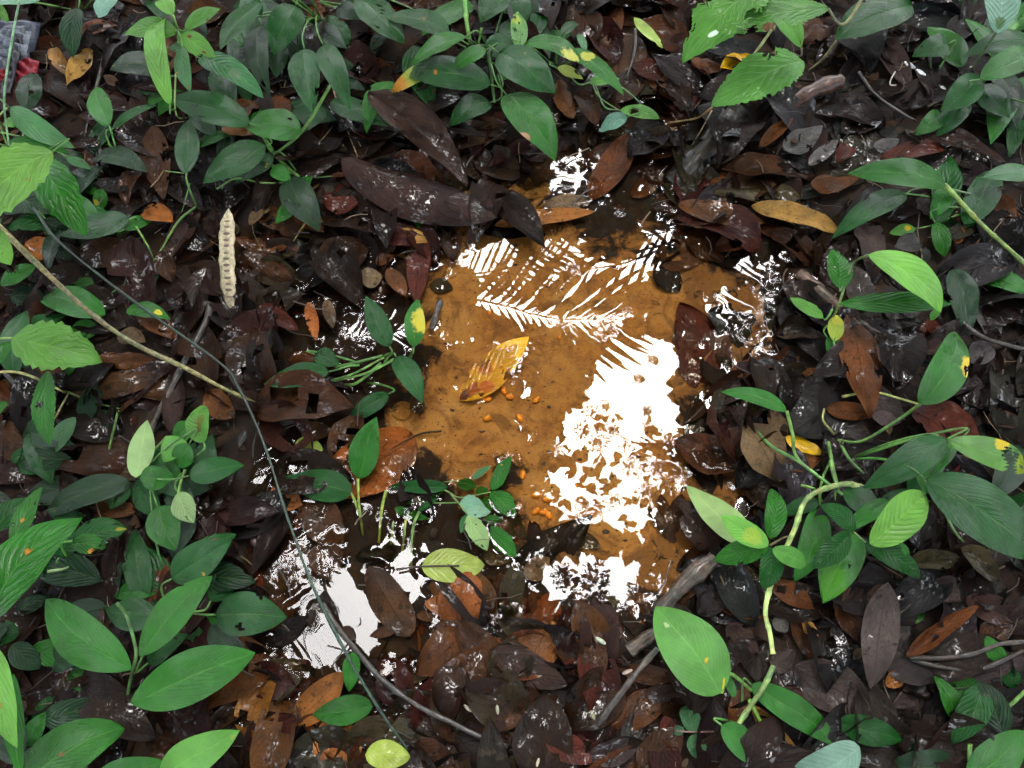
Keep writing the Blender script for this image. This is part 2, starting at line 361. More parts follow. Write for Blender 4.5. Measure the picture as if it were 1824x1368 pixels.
# ------------------------------------------------------------------ leaves
GREEN = {'D': (.005, .056, .007), 'M': (.016, .112, .009), 'L': (.075, .225, .035), 'B': (.13, .33, .05), 'S': (.17, .34, .23), 'K': (.006, .028, .008),  # K has shade put into the green, S the wet silvery sheen
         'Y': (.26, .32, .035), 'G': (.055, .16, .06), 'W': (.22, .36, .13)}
YEL = (.55, .42, .02); BRN = (.10, .04, .012); ORG = (.45, .2, .02)
def jit(c, a=.14): k = 1 + random.uniform(-a, a); return tuple(max(0, x * k * (1 + random.uniform(-a, a) * .5)) for x in c) + (1,)
NL = [0]
def green_leaf(parent, crop, bx, by, tx, ty, wd, col, kind, zb, zt, o):
    NL[0] += 1
    b = at(*px(crop, bx, by), zb); t = at(*px(crop, tx, ty), zt)
    L = (t - b).length; W = wd * CROPS[crop][2] / 1824 * mpp(*px(crop, (bx + tx) / 2, (by + ty) / 2), (zb + zt) / 2)
    det = bool(o.get('bites') or o.get('patches') or L > .11); hi = 2 if o.get('bites') else 1
    if not o.get('bites') and not o.get('patches'):
        o = dict(o); q = random.random()
        if q < .16: o['bites'] = [(random.choice([-1, 1]) * random.uniform(.3, 1), random.uniform(.25, .95), random.uniform(.015, .05)) for _ in range(random.choice([1, 1, 2, 3]))]
        elif q < .34: o['patches'] = [(random.uniform(-.9, .9), random.uniform(.2, 1), random.uniform(.02, .05), random.choice([BRN, (.25, .2, .03), (.16, .08, .02)])) for _ in range(random.choice([1, 2]))]
        hi = 2 if o.get('bites') else 1; det = det or 'patches' in o
    P, F, uv, pc = leaf_geo(L, W, o.get('prof', kind), nu=(14 if det else 8) * hi, nv=(26 if det else 14) * hi, fold=o.get('f', random.uniform(.1, .3)), bend=o.get('b', random.uniform(8, 45)),
                            curl=o.get('c', 0), wave=o.get('wv', random.uniform(.01, .03)), seed=NL[0] * 13 + 1, bites=o.get('bites', ()), patches=o.get('patches', ()),
                            twist=o.get('tw', random.uniform(-18, 18)), serr=.03 if kind == 's' else 0)
    A = frame(b, t, o.get('r', random.uniform(-14, 14)))
    V = P @ A + np.array(b)
    ob = make_obj('leaf', V, F, M[kind], parent, b, uv, jit(GREEN[col]), pc)
    if o.get('lab'): ob['label'] = o['lab']
    contacts(V, F)
    return b, A
def ring_col(n, sides):
    g = np.cumsum(rng.normal(size=n)) * .12; g = 1 + np.clip(g - g.mean(), -.4, .35); c = np.ones((n, 4)); c[:, 0] = g * (1 + .12 * rng.normal(size=n)); c[:, 1] = g; c[:, 2] = g * .95
    return np.repeat(c, sides, 0)
def stem_obj(parent, pts, r0, r1=None, col=(.07, .17, .03), mat='stem', name='stem', lump=.04, sides=6, n=6):
    V, F = tube_geo(catmull(pts, n), r0, r1, sides, lump, nodes=8 if r0 > .0035 else 0)
    ob = make_obj(name, V, F, M[mat], parent, pts[0], None, c4(col), vcol=ring_col(len(V) // sides, sides)); contacts(V, F); return ob
def plant(name, label, root, z, leaves, stems=(), group=None, cat='plant', stemcol=(.06, .16, .03), pet=True, sr=.0017, fill=None):
    rp = px(*root); r = at(*rp, 0); r = at(*rp, max(T1(r), -.012)); 
    e = empty(name, r, label, cat, group)
    for lf in leaves:
        crop, bx, by, tx, ty, wd, col, kind = lf[:8]; o = lf[8] if len(lf) > 8 else {}
        zb = o.get('zb', z + random.uniform(-.012, .012)); zt = o.get('zt', zb - random.uniform(.0, .03) if z > .04 else zb)
        b, A = green_leaf(e, crop, bx, by, tx, ty, wd, col, kind, zb, zt, o)
        if pet and o.get('st', 1):
            pr = o.get('to'); rr = at(*px(crop, *pr), o.get('tz', .5 * (zb + r.z))) if pr else r
            d = (rr - b).length; back = Vector(-A[1]) * min(.35 * d, .05)
            mid = b * .5 + rr * .5 + back * .4 + Vector((0, 0, .1 * d))
            if d > .008: stem_obj(e, [b, b + back * .6, mid, rr], sr * .75, sr * 1.15, jit(stemcol)[:3])
    if fill:
        n_, x0, y0, x1, y1 = fill
        leaves = list(leaves)
        for _ in range(n_):
            bx, by = random.uniform(x0, x1), random.uniform(y0, y1); a = random.uniform(0, 6.28); l_ = random.uniform(60, 125)
            green_leaf(e, 'X', bx, by, bx + l_ * math.cos(a), by + l_ * math.sin(a), l_ * random.uniform(.38, .55), random.choice('KKDDM'), random.choice('aap'), random.uniform(.03, .06), random.uniform(.03, .06), dict(bites=[(random.choice([-1, 1]), random.uniform(.3, .9), .05)] if random.random() < .25 else ()))
    for s in stems:
        crop, pts, rad, col = s[:4]
        stem_obj(e, [at(*px(crop, x, y), zz) for x, y, zz in pts], rad, rad * .8, col)
    return e
pale = (.20, .30, .08); PG = (.10, .22, .04)

plant(fill=(6, 250, 20, 400, 160), name='chewed_sapling', label='light green sapling with thin chewed leaves and one upright quilted leaf, near the top edge', root=('A', 960, 600), z=.17, leaves=[
    ('A', 905, 165, 632, 172, 135, 'L', 'p', dict(to=(905, 155), tz=.16)), ('A', 862, 532, 850, 100, 108, 'B', 'q', dict(to=(890, 560), tz=.1, r=-8)),
    ('A', 940, 152, 1122, 45, 92, 'L', 'p', dict(to=(905, 155), tz=.16, f=.5)), ('A', 900, 168, 1095, 292, 112, 'L', 'p', dict(to=(905, 155), tz=.16, patches=[(-.3, .3, .06, BRN), (.3, .75, .07, BRN)], bites=[(.95, .75, .06)])),
    ('A', 872, 78, 820, -5, 90, 'B', 'p', dict(to=(905, 155), tz=.16)), ('A', 925, 238, 967, 468, 88, 'G', 'p', dict(to=(905, 155), tz=.15)),
    ('A', 1015, 295, 1338, 495, 135, 'G', 'q', dict(to=(905, 155), tz=.14, zb=.10, patches=[(.2, .6, .1, (.10, .18, .09))])), ('A', 940, 280, 868, 232, 62, 'G', 'p', dict(to=(905, 200), tz=.14))],
    stems=[('A', [(905, 155, .16), (880, 75, .18)], .0015, pale), ('A', [(905, 160, .16), (890, 560, .08), (960, 600, .03)], .0018, pale)])
plant(fill=(18, 380, 0, 640, 190), name='arum_plant', label='dense clump of dark glossy pointed leaves at the top edge, left of the middle', root=('A', 1640, 120), z=.12, leaves=[
    ('A', 1330, 130, 1372, 485, 135, 'K', 'a', dict(zb=.07)), ('A', 1430, 225, 1400, 395, 105, 'K', 'a', dict(zb=.08)), ('A', 1590, 130, 1765, 250, 105, 'K', 'a', dict(zb=.07)),
    ('A', 1640, 550, 1480, 715, 140, 'D', 'a', dict(zb=.05, st=0)), ('A', 1180, 200, 1196, 335, 62, 'D', 'a', dict(zb=.09)), ('A', 1290, -10, 1326, 82, 62, 'D', 'a'),
    ('A', 1320, 10, 1117, 255, 158, 'D', 'a', dict(zb=.14)), ('A', 1500, 28, 1393, 282, 180, 'D', 'a', dict(zb=.13)), ('A', 1545, 248, 1586, 578, 165, 'D', 'a', dict(zb=.14)), ('A', 1640, 228, 1778, 560, 128, 'D', 'a', dict(zb=.15))],
    stems=[('A', [(1680, 430, .09), (1535, 665, .07), (1380, 795, .05)], .003, PG), ('A', [(1600, 20, .06), (1605, 150, .03)], .0015, (.12, .07, .03))])
plant(fill=(6, 350, 180, 520, 330), name='arum_plant', label='glossy green plant of broad heart-based leaves right of the seed pod top, roots showing', root=('A', 1530, 910), z=.075, leaves=[
    ('A', 1265, 627, 863, 498, 160, 'D', 'a', dict(to=(1330, 680), zb=.09)), ('A', 1530, 660, 1237, 640, 175, 'M', 'a', dict(to=(1530, 668), zb=.085, tz=.08, bites=[(.5, .2, .03)])),
    ('A', 1350, 740, 1033, 928, 205, 'D', 'a', dict(to=(1345, 690), zb=.08, r=8)), ('A', 1385, 790, 1195, 930, 140, 'D', 'a', dict(zb=.055)), ('A', 1385, 850, 1480, 925, 80, 'M', 'a', dict(zb=.05)),
    ('A', 1522, 1003, 1572, 872, 75, 'M', 'a', dict(zb=.05)), ('A', 1512, 1000, 1400, 1135, 95, 'M', 'a', dict(zb=.045))],
    stems=[('A', [(1330, 680, .07), (1400, 790, .05), (1530, 910, .03)], .004, (.08, .2, .035)), ('A', [(1490, 805, .03), (1620, 720, .04), (1690, 640, .03)], .0012, (.13, .09, .04)),
           ('A', [(1100, 960, .05), (1200, 905, .05), (1350, 930, .04), (1530, 915, .03)], .002, PG), ('A', [(1530, 905, .03), (1700, 893, .02), (1800, 885, .01)], .0016, (.05, .12, .02))])
plant('arum_seedling', 'single upright blue-green leaf on a long thin forked stalk above the seed pod', ('A', 700, 1368), .08, [('A', 947, 882, 958, 608, 120, 'D', 'a', dict(zb=.09, to=(1000, 1050), tz=.05))],
    stems=[('A', [(1000, 1045, .05), (900, 1130, .05), (785, 1320, .04), (700, 1375, .03)], .0022, PG), ('A', [(690, 1150, .06), (745, 1240, .05), (783, 1320, .04)], .0018, PG),
           ('A', [(965, 930, .06), (915, 1110, .04)], .0013, PG), ('A', [(840, 868, .06), (950, 882, .07)], .0012, PG), ('A', [(780, 1320, .04), (680, 1410, .035), (500, 1530, .03)], .002, (.06, .14, .04))])
plant('arum_seedling', 'small two-leaved seedling standing in brown litter near the upper left corner', ('A', 632, 860), .07, [('A', 555, 640, 488, 440, 112, 'M', 'a', dict(zb=.08)), ('A', 576, 652, 808, 530, 88, 'D', 'a', dict(zb=.075)),
    ('A', 525, 745, 380, 800, 90, 'K', 'a', dict(zb=.04))])
plant(fill=(14, 0, 270, 190, 420), name='broadleaf_sapling', label='large soft light-green leaf cluster leaning in from the left edge below the corner', root=('A', 160, 1000), z=.20, leaves=[
    ('A', 140, 555, 182, 372, 118, 'K', 'a', dict(zb=.07, bites=[(.2, .35, .05)])), ('A', 100, 1010, 270, 1085, 130, 'K', 'p', dict(zb=.06)), ('A', 215, 825, 436, 1197, 205, 'M', 's', dict(zb=.13)),
    ('A', 52, 548, 378, 752, 118, 'G', 'p', dict(zb=.15, r=25)), ('A', 30, 740, 352, 778, 72, 'M', 'p', dict(zb=.12)), ('A', 335, 798, 462, 858, 52, 'G', 'p', dict(zb=.08)),
    ('A', 268, 770, -170, 1120, 285, 'B', 's', dict(zb=.25, zt=.22, f=.1)), ('A', 90, 640, 20, 620, 60, 'L', 'p', dict(zb=.14))],
    stems=[('A', [(-20, 600, .16), (40, 545, .15)], .0018, pale), ('A', [(-10, 670, .14), (120, 700, .13), (330, 790, .08), (550, 945, .03)], .0016, PG)])
plant('arum_seedling', 'dark two-toned leaf with small yellowing leaves beside it, left of the forked stalk', ('A', 690, 1150), .055, [
    ('A', 655, 1112, 300, 1196, 150, 'D', 'a', dict(zb=.07, zt=.07)), ('A', 630, 1165, 782, 1112, 80, 'M', 'a'), ('A', 548, 952, 398, 965, 64, 'M', 'p', dict(st=0)), ('A', 520, 958, 502, 1068, 82, 'M', 'p', dict(st=0, patches=[(.6, .7, .2, (.3, .3, .03))]))])
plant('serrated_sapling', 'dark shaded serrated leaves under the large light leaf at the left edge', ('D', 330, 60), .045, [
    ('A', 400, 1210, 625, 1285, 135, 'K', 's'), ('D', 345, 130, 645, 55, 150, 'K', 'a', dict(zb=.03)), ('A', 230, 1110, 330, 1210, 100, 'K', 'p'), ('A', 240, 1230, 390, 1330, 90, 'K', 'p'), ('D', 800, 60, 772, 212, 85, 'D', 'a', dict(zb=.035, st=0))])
plant('light_sapling', 'bright fresh green leaf cut by the left edge, beside the brown vine', ('D', -60, 60), .2, [('A', -60, 1150, 55, 1345, 130, 'B', 'p', dict(zb=.2)), ('A', -20, 20, 45, 115, 52, 'L', 'p', dict(zb=.2)),])
plant('sheen_leaf_plant', 'quilted wet leaves coloured with silvery sheen in the upper left corner beside the cloth bag', ('A', 420, 60), .10, [
    ('A', -40, 5, 210, -5, 120, 'S', 'q', dict(zb=.1)), ('A', 595, -25, 500, 92, 125, 'S', 'q', dict(zb=.1)), ('A', 400, 40, 372, 295, 135, 'K', 'p', dict(zb=.09, zt=.06))],
    stems=[('A', [(105, -20, .2), (75, 120, .2), (30, 400, .19), (22, 540, .17), (45, 740, .14)], .0022, (.12, .24, .12))])

plant(fill=(12, 640, 0, 960, 170), name='arum_plant', label='glossy dark plant at the top centre with one yellow-tipped leaf lying low', root=('B', 770, 300), z=.09, leaves=[
    ('B', 0, 40, 135, 100, 100, 'K', 'a', dict(zb=.06)), ('B', 110, -15, 342, 222, 190, 'D', 'a', dict(zb=.10)), ('B', 850, -40, 728, 115, 160, 'D', 'a', dict(zb=.1)), ('B', 920, -25, 936, 142, 98, 'D', 'a'),
    ('B', 1005, 192, 1052, 8, 92, 'D', 'a', dict(zb=.06)), ('B', 580, 325, 252, 500, 98, 'Y', 'a', dict(zb=.05, zt=.04, st=0, patches=[(0, .9, .3, ORG), (.3, .97, .1, BRN)], lab='yellow-tipped leaf with a browned point')),
    ('B', 780, 520, 573, 640, 155, 'D', 'a', dict(zb=.05)), ('B', 568, 165, 252, 90, 160, 'D', 'a', dict(zb=.10, r=12)), ('B', 780, 430, 340, 380, 180, 'D', 'a', dict(zb=.08, r=-12, patches=[(-.1, .55, .035, ORG)])),
    ('B', 655, 185, 373, 335, 140, 'M', 'a', dict(zb=.12)), ('B', 760, 252, 578, 358, 100, 'M', 'a', dict(zb=.12)), ('B', 752, 232, 925, 240, 105, 'D', 'a', dict(zb=.09)),
    ('B', 925, 250, 918, 58, 92, 'L', 'a', dict(zb=.11, bites=[(.1, .6, .03), (-.5, .4, .05), (-.7, .75, .06), (.3, .3, .02)], patches=[(-.4, .7, .2, (.25, .35, .03))])),
    ('B', 822, 268, 1112, 480, 200, 'D', 'a', dict(zb=.11, r=6)), ('B', 860, 480, 1108, 820, 220, 'M', 'a', dict(zb=.09, r=-4, patches=[(.95, .62, .07, (.35, .2, .1))]))],
    stems=[('B', [(648, -10, .1), (660, 120, .09), (680, 225, .07)], .004, (.13, .3, .06)), ('B', [(735, 140, .08), (718, 225, .06)], .0022, PG), ('B', [(770, 260, .09), (800, 520, .05)], .003, (.05, .12, .03))])
plant('arum_plant', 'glossy plant with yellow-mottled leaves at the top, right of the top centre clump', ('B', 1110, 340), .09, [
    ('B', 1120, 345, 1250, 402, 78, 'Y', 'a', dict(zb=.07, bites=[(-.6, .7, .1)])), ('B', 1280, 420, 1435, 400, 62, 'L', 'a', dict(zb=.05)), ('B', 1140, 185, 1228, 128, 62, 'D', 'a', dict(f=.6, zb=.07)),
    ('B', 1262, 268, 1222, 175, 42, 'G', 'a', dict(zb=.08)), ('B', 1172, 252, 1458, 486, 128, 'M', 'a', dict(zb=.09, patches=[(-.3, .3, .12, (.4, .42, .05))])),
    ('B', 955, 222, 1258, 332, 122, 'M', 'a', dict(zb=.11, patches=[(.3, .75, .18, (.5, .5, .1))]))])
plant('heart_seedling', 'small seedling with one pale crinkled and one holed leaf at the upper water edge', ('B', 1290, 400), .05, [
    ('B', 1475, 592, 1338, 668, 102, 'S', 'q', dict(zb=.05)), ('B', 1440, 560, 1638, 602, 76, 'L', 'q', dict(zb=.055, bites=[(.2, .35, .11)]))], stems=[('B', [(1290, 400, .03), (1330, 490, .05), (1440, 565, .055)], .0014, PG)])
plant('chewed_sapling', 'big pale-green chewed leaves hanging from a branch at the top, right of centre', ('C', 730, 360), .22, [
    ('C', 870, 205, 1248, 40, 10, 'D', 'p', dict(st=0, zb=.1)), ('C', 1255, 25, 866, 208, 240, 'D', 'a', dict(zb=.12, st=0, zt=.09, prof='q')), ('C', 560, 92, 694, 240, 118, 'L', 'p', dict(zb=.14, f=.6, st=0)),
    ('C', 520, -90, 90, 325, 275, 'L', 's', dict(zb=.25, zt=.22, st=0, bites=[(-.85, .45, .05), (.9, .55, .05), (.2, .45, .015), (-.3, .6, .012), (.92, .8, .06)], patches=[(-.35, .72, .04, (.6, .75, .6)), (.85, .55, .05, BRN)], lab='pale leaf with bitten edge and white spot')),
    ('C', 832, 42, 255, 175, 185, 'L', 's', dict(zb=.27, zt=.24, st=0, bites=[(-.9, .45, .06), (-.8, .7, .05), (.3, .4, .012)], patches=[(-.8, .55, .07, BRN)], lab='pale leaf with brown bitten margin')),
    ('C', 705, 312, 236, 538, 225, 'L', 's', dict(zb=.15, zt=.13, st=0, r=-5, bites=[(.95, .33, .075), (-.95, .55, .03)], patches=[(.9, .3, .05, BRN)], lab='lowest pale leaf with a bite from its edge'))],
    stems=[('C', [(1010, -20, .25), (930, 105, .23), (880, 118, .23), (832, 45, .25)], .0026, (.16, .16, .07)), ('C', [(870, 208, .1), (800, 300, .06), (728, 360, .03)], .0022, (.14, .13, .06)), ('C', [(560, 125, .2), (480, 240, .17), (398, 348, .14)], .0026, (.20, .22, .09)),
           ('C', [(695, 240, .13), (690, 285, .12), (640, 270, .1), (600, 300, .06)], .0016, (.08, .07, .04)), ('C', [(240, 545, .12), (160, 600, .06), (0, 625, .01)], .0018, (.16, .11, .04))], pet=False)
plant(fill=(12, 1680, 10, 1840, 210), name='arum_plant', label='glossy leaf cluster at the right edge near the top with a quilted silver-sheened leaf above', root=('C', 1560, 520), z=.09, leaves=[
    ('C', 1830, 610, 1800, 660, 50, 'D', 'a'), ('C', 1730, 168, 1790, 118, 42, 'L', 'a', dict(zb=.1)), ('C', 1850, 195, 1510, 292, 118, 'D', 'a', dict(zb=.12)), ('C', 1690, 168, 1700, -110, 175, 'S', 'q', dict(zb=.2, st=0, patches=[(0, .1, .1, (.05, .12, .04))])),
    ('C', 1540, 505, 1378, 695, 128, 'D', 'a', dict(zb=.08)), ('C', 1402, 575, 1266, 690, 95, 'M', 'a', dict(zb=.06)), ('C', 1592, 438, 1748, 598, 138, 'D', 'a', dict(zb=.09)), ('C', 1606, 402, 1920, 335, 165, 'M', 'a', dict(zb=.13)),
    ('C', 1600, 388, 1404, 566, 150, 'D', 'a', dict(zb=.12))], stems=[('C', [(1690, 155, .2), (1620, 260, .16), (1540, 385, .1)], .002, (.05, .08, .03))])
plant('arum_seedling', 'single heart-shaped dark leaf on a short stalk over black litter near the top right', ('C', 1355, 400), .07, [('C', 1440, 222, 1253, 290, 112, 'D', 'a', dict(prof='h', zb=.08))], stems=[('C', [(1350, 290, .07), (1355, 400, .02)], .0016, (.07, .1, .04))])
VG = (.15, .24, .05)
plant(fill=(6, 1650, 380, 1840, 560), name='creeping_vine', label='knobbly creeping vine with long parallel-veined leaves at the right edge', root=('C', 1560, 1080), z=.08, leaves=[
    ('C', 1225, 985, 846, 1214, 128, 'D', 'a', dict(zb=.06, zt=.03, to=(1420, 960), tz=.06)), ('C', 1440, 942, 1348, 1114, 92, 'M', 'a', dict(zb=.08, st=0)), ('C', 1425, 945, 922, 882, 165, 'M', 'a', dict(zb=.10, st=0, r=-6)),
    ('C', 1880, 880, 1603, 905, 128, 'G', 'a', dict(zb=.1, st=0)), ('C', 1160, 1030, 1230, 1095, 68, 'L', 'q', dict(zb=.04)), ('C', 1272, 1160, 1142, 1184, 64, 'L', 'q', dict(zb=.045, patches=[(.2, .3, .14, YEL)])),
    ('C', 1372, 1128, 1422, 1305, 95, 'M', 'p', dict(zb=.06)), ('C', 1790, 1150, 1698, 1132, 42, 'L', 'q', dict(zb=.03, st=0))],
    stems=[('C', [(1420, 940, .1), (1480, 1000, .08), (1560, 1090, .06), (1640, 1170, .06), (1720, 1240, .06), (1850, 1360, .07)], .0042, VG), ('C', [(1330, 1130, .03), (1450, 1120, .04), (1560, 1090, .05)], .0018, (.08, .18, .04)),
           ('C', [(1560, 970, .05), (1600, 1040, .05), (1620, 1110, .06)], .0018, (.07, .13, .04)), ('C', [(1450, 960, .08), (1600, 990, .05), (1700, 960, .03)], .0018, (.07, .13, .04))])
plant('pinnate_sapling', 'pale pinnate-veined sapling on a thin stalk, right of the water and its branch', ('T', 400, 660), .12, [
    ('T', 470, 500, 1300, 498, 165, 'M', 'p', dict(zb=.10, zt=.10, prof='l', st=0)), ('T', 1200, 520, 1142, 622, 60, 'L', 'p', dict(zb=.08, st=0)), ('T', 475, 385, 430, 100, 205, 'M', 'q', dict(zb=.12, to=(500, 330), tz=.11, bites=[(-.4, .45, .02)])), ('T', 355, 602, 112, 452, 108, 'L', 's', dict(zb=.07, to=(420, 540), tz=.07)),
    ('T', 430, 770, 375, 700, 110, 'K', 'p', dict(zb=.03)), ('T', 432, 772, 450, 575, 128, 'Y', 'p', dict(zb=.06, to=(440, 680), tz=.05, patches=[(0, .8, .3, (.5, .5, .04))], lab='small yellow leaf of the sapling')), ('T', 385, 745, 490, 950, 118, 'M', 'p', dict(zb=.055, bites=[(-.3, .6, .035), (.35, .65, .025)])),
    ('T', 680, 142, 1215, 560, 300, 'B', 'p', dict(zb=.16, zt=.12, st=0, b=40, r=-8))],
    stems=[('T', [(682, 142, .16), (600, 180, .14), (545, 260, .12), (470, 500, .09), (395, 660, .02)], .0024, (.1, .16, .05))])
plant('arum_plant', 'single broad leaf with a yellow notched edge on a long stalk over grey litter', ('F', 880, 980), .10, [
    ('F', 1297, 797, 1478, 432, 205, 'M', 'a', dict(zb=.13, zt=.11, f=.3, st=0, bites=[(1.0, .52, .05)], patches=[(.95, .55, .12, YEL), (.9, .9, .05, (.3, .3, .02))]))],
    stems=[('F', [(1297, 797, .13), (1180, 880, .09), (1000, 985, .05), (880, 980, .03)], .0026, (.07, .16, .03)), ('F', [(900, 760, .04), (1050, 735, .05), (1180, 765, .05), (1295, 800, .06)], .0022, (.3, .32, .1)), ('F', [(860, 950, .03), (805, 880, .04), (810, 820, .04)], .002, (.3, .3, .1))])
plant(fill=(9, 1500, 850, 1840, 1010), name='arum_plant', label='tufted long-stalked plant right of the puddle, one leaf torn full of holes', root=('F', 930, 1080), z=.12, leaves=[
    ('F', 430, 872, 288, 745, 118, 'D', 'a', dict(zb=.004, zt=-.004, b=5, to=(540, 1010), tz=.01)), ('F', 620, 832, 284, 735, 98, 'M', 'a', dict(zb=.07, zt=.05, st=0)), ('Q', 1130, 180, 920, 470, 130, 'M', 'a', dict(zb=.12)),
    ('Q', 1040, 140, 1830, 450, 330, 'L', 'a', dict(zb=.15, zt=.10, prof='l', b=35, r=5, bites=[(-.25, .60, .07), (.1, .66, .08), (.75, .66, .08), (-.5, .70, .05), (.05, .87, .05), (-.65, .33, .01)], patches=[(.0, .97, .3, (.22, .30, .02)), (-.9, .5, .1, YEL)], lab='pale leaf end with large torn holes')),
    ('Q', 1050, 125, 205, 620, 330, 'D', 'a', dict(zb=.16, zt=.12, r=-6, b=30)), ('Q', 840, 530, 1930, 1330, 560, 'D', 'a', dict(zb=.15, zt=.10, b=40, r=4))],
    stems=[('F', [(620, 832, .07), (650, 950, .06), (680, 1080, .05), (905, 1258, .06)], .0028, PG), ('F', [(430, 890, .01), (540, 1010, .03), (680, 1090, .05), (905, 1258, .06)], .003, (.09, .22, .05)), ('F', [(830, 990, .04), (855, 1120, .05), (885, 1245, .05)], .003, PG),
           ('F', [(880, 980, .03), (940, 1080, .05), (1010, 1150, .06)], .003, (.06, .14, .03)), ('F', [(870, 1030, .03), (800, 1180, .04), (790, 1300, .05), (830, 1340, .06)], .0022, PG), ('F', [(1320, 1180, .1), (1390, 1280, .08), (1470, 1440, .05), (1560, 1540, .03)], .0026, (.08, .16, .04))])
plant('creeping_vine', 'pale green jointed vine looping beside the puddle with whorls of small crinkled leaves', ('J', 700, 640), .09, [
    ('J', 455, 603, 12, 182, 262, 'W', 'a', dict(zb=.05, zt=.002, st=0, b=12, lab='large pale leaf dipping its tip in the water')), ('J', 950, 345, 770, 860, 215, 'M', 'a', dict(zb=.05, zt=.04, st=0)), ('J', 950, 290, 676, 378, 118, 'D', 'a', dict(zb=.06, st=0)),
    ('J', 600, 555, 612, 200, 160, 'M', 'q', dict(zb=.11, st=0)), ('J', 590, 605, 202, 705, 170, 'M', 'q', dict(zb=.11, st=0, prof='p', bites=[(-.95, .55, .05)])), ('J', 605, 612, 560, 912, 170, 'D', 'q', dict(zb=.105, st=0)),
    ('J', 618, 625, 855, 745, 130, 'L', 'q', dict(zb=.12, st=0)), ('J', 588, 605, 258, 392, 175, 'B', 'q', dict(zb=.13, st=0, patches=[(0, .3, .2, (.25, .4, .05))])),
    ('J', 1120, 215, 1400, 410, 205, 'D', 'a', dict(zb=.06, st=0)), ('J', 1435, 280, 1126, 515, 130, 'M', 'a', dict(zb=.09, st=0, f=.5)), ('J', 1190, 500, 972, 1012, 280, 'M', 'a', dict(zb=.07, zt=.05, st=0, bites=[(-.45, .45, .018), (-.5, .55, .015)], patches=[(0, .75, .3, (.05, .2, .01))])),
    ('J', 1195, 502, 962, 312, 165, 'D', 'q', dict(zb=.11, st=0)), ('J', 1165, 520, 898, 760, 165, 'D', 'q', dict(zb=.11, st=0)), ('J', 1430, 600, 1590, 655, 95, 'M', 'q', dict(zb=.08, st=0)), ('J', 1270, 588, 1660, 825, 170, 'D', 'q', dict(zb=.12, st=0)), ('J', 1305, 588, 1692, 228, 265, 'B', 'q', dict(zb=.14, zt=.13, st=0))],
    stems=[('J', [(1260, 190, .06), (1140, 165, .07), (1000, 195, .08), (900, 240, .09), (830, 320, .09), (780, 470, .09), (710, 630, .08), (610, 870, .07), (568, 1070, .06), (600, 1220, .06), (622, 1368, .06)], .0040, (.30, .40, .13)),
           ('I', [(552, 850, .06), (500, 960, .06), (405, 1100, .05), (345, 1220, .05), (370, 1400, .04)], .0038, (.26, .38, .12)), ('J', [(600, 600, .10), (700, 545, .08), (760, 540, .07)], .0016, (.15, .13, .06)), ('J', [(1190, 505, .1), (1290, 590, .11)], .0016, (.1, .18, .05)), ('J', [(1030, 0, .06), (1050, 100, .06), (1085, 215, .06)], .003, PG), ('J', [(960, 190, .07), (955, 260, .06), (985, 320, .05)], .0026, PG), ('J', [(1060, 210, .06), (1055, 330, .05)], .0024, PG), ('J', [(820, 175, .05), (920, 200, .06)], .0022, PG)], pet=False)
plant('seedling', 'small pair of bright rounded leaves on dark litter right of the mauve veined leaf', ('J', 1560, 1040), .03, [('J', 1510, 1080, 1520, 950, 70, 'M', 'q'), ('J', 1690, 1065, 1492, 1125, 110, 'M', 'q', dict(patches=[(0, .5, .3, (.06, .2, .02))]))], pet=False)
plant('arum_seedling', 'broad yellow-green long-tipped leaf at the lower right shore of the puddle', ('I', 440, 1010), .08, [('I', 285, 988, -45, 548, 310, 'L', 'a', dict(zb=.11, zt=.08, st=0, f=.25, r=-8, patches=[(.2, .3, .03, YEL), (.55, .05, .05, YEL), (-.2, .75, .05, (.3, .42, .2))])), ('I', 352, 1010, 315, 885, 45, 'M', 'a', dict(st=0, zb=.08))],
    stems=[('I', [(285, 985, .11), (330, 890, .1), (440, 975, .06)], .003, PG), ('I', [(430, 1020, .05), (520, 1200, .04), (600, 1310, .03)], .003, PG)], pet=False)
plant('seedling', 'tiny grey-green seedling of paired leaves at the bottom, left of the vine', ('I', 300, 1180), .05, [('I', 140, 1190, 118, 1045, 105, 'G', 'q', dict(st=0)), ('I', 160, 1192, 158, 1318, 105, 'G', 'q', dict(st=0)), ('I', 100, 1180, 42, 1178, 50, 'G', 'q', dict(st=0))], stems=[('I', [(60, 1180, .05), (160, 1185, .05), (300, 1182, .04)], .0012, (.15, .09, .08))], pet=False)
plant('arum_seedling', 'mid-green smooth leaves at the bottom right where the pale vine ends', ('I', 390, 1150), .06, [('I', 288, 1150, 520, 1362, 150, 'M', 'a', dict(zb=.07)), ('I', 440, 945, 885, 1262, 160, 'M', 'a', dict(zb=.05)), ('I', 430, 1160, 600, 1300, 90, 'K', 'a', dict(zb=.03))])
plant(fill=(8, 1560, 1180, 1840, 1368), name='arum_seedling', label='dark glossy leaves low in grey litter along the bottom right', root=('I', 900, 1150), z=.04, leaves=[('I', 878, 1135, 1212, 1230, 140, 'D', 'a'), ('I', 1590, 940, 1400, 970, 130, 'M', 'q', dict(zb=.04, st=0)), ('I', 1705, 880, 1810, 950, 95, 'D', 'q', dict(st=0)), ('I', 1824, 1010, 1790, 1110, 90, 'D', 'q', dict(st=0))], stems=[('I', [(1850, 960, .06), (1720, 1080, .05), (1600, 1175, .04)], .003, PG)])
plant('sheen_leaf_plant', 'quilted wet leaf coloured with silvery sheen, cut by the bottom edge right of the vine', ('I', 900, 1368), .07, [('I', 990, 1262, 640, 1400, 200, 'S', 'q', dict(st=0, zb=.07))], pet=False)
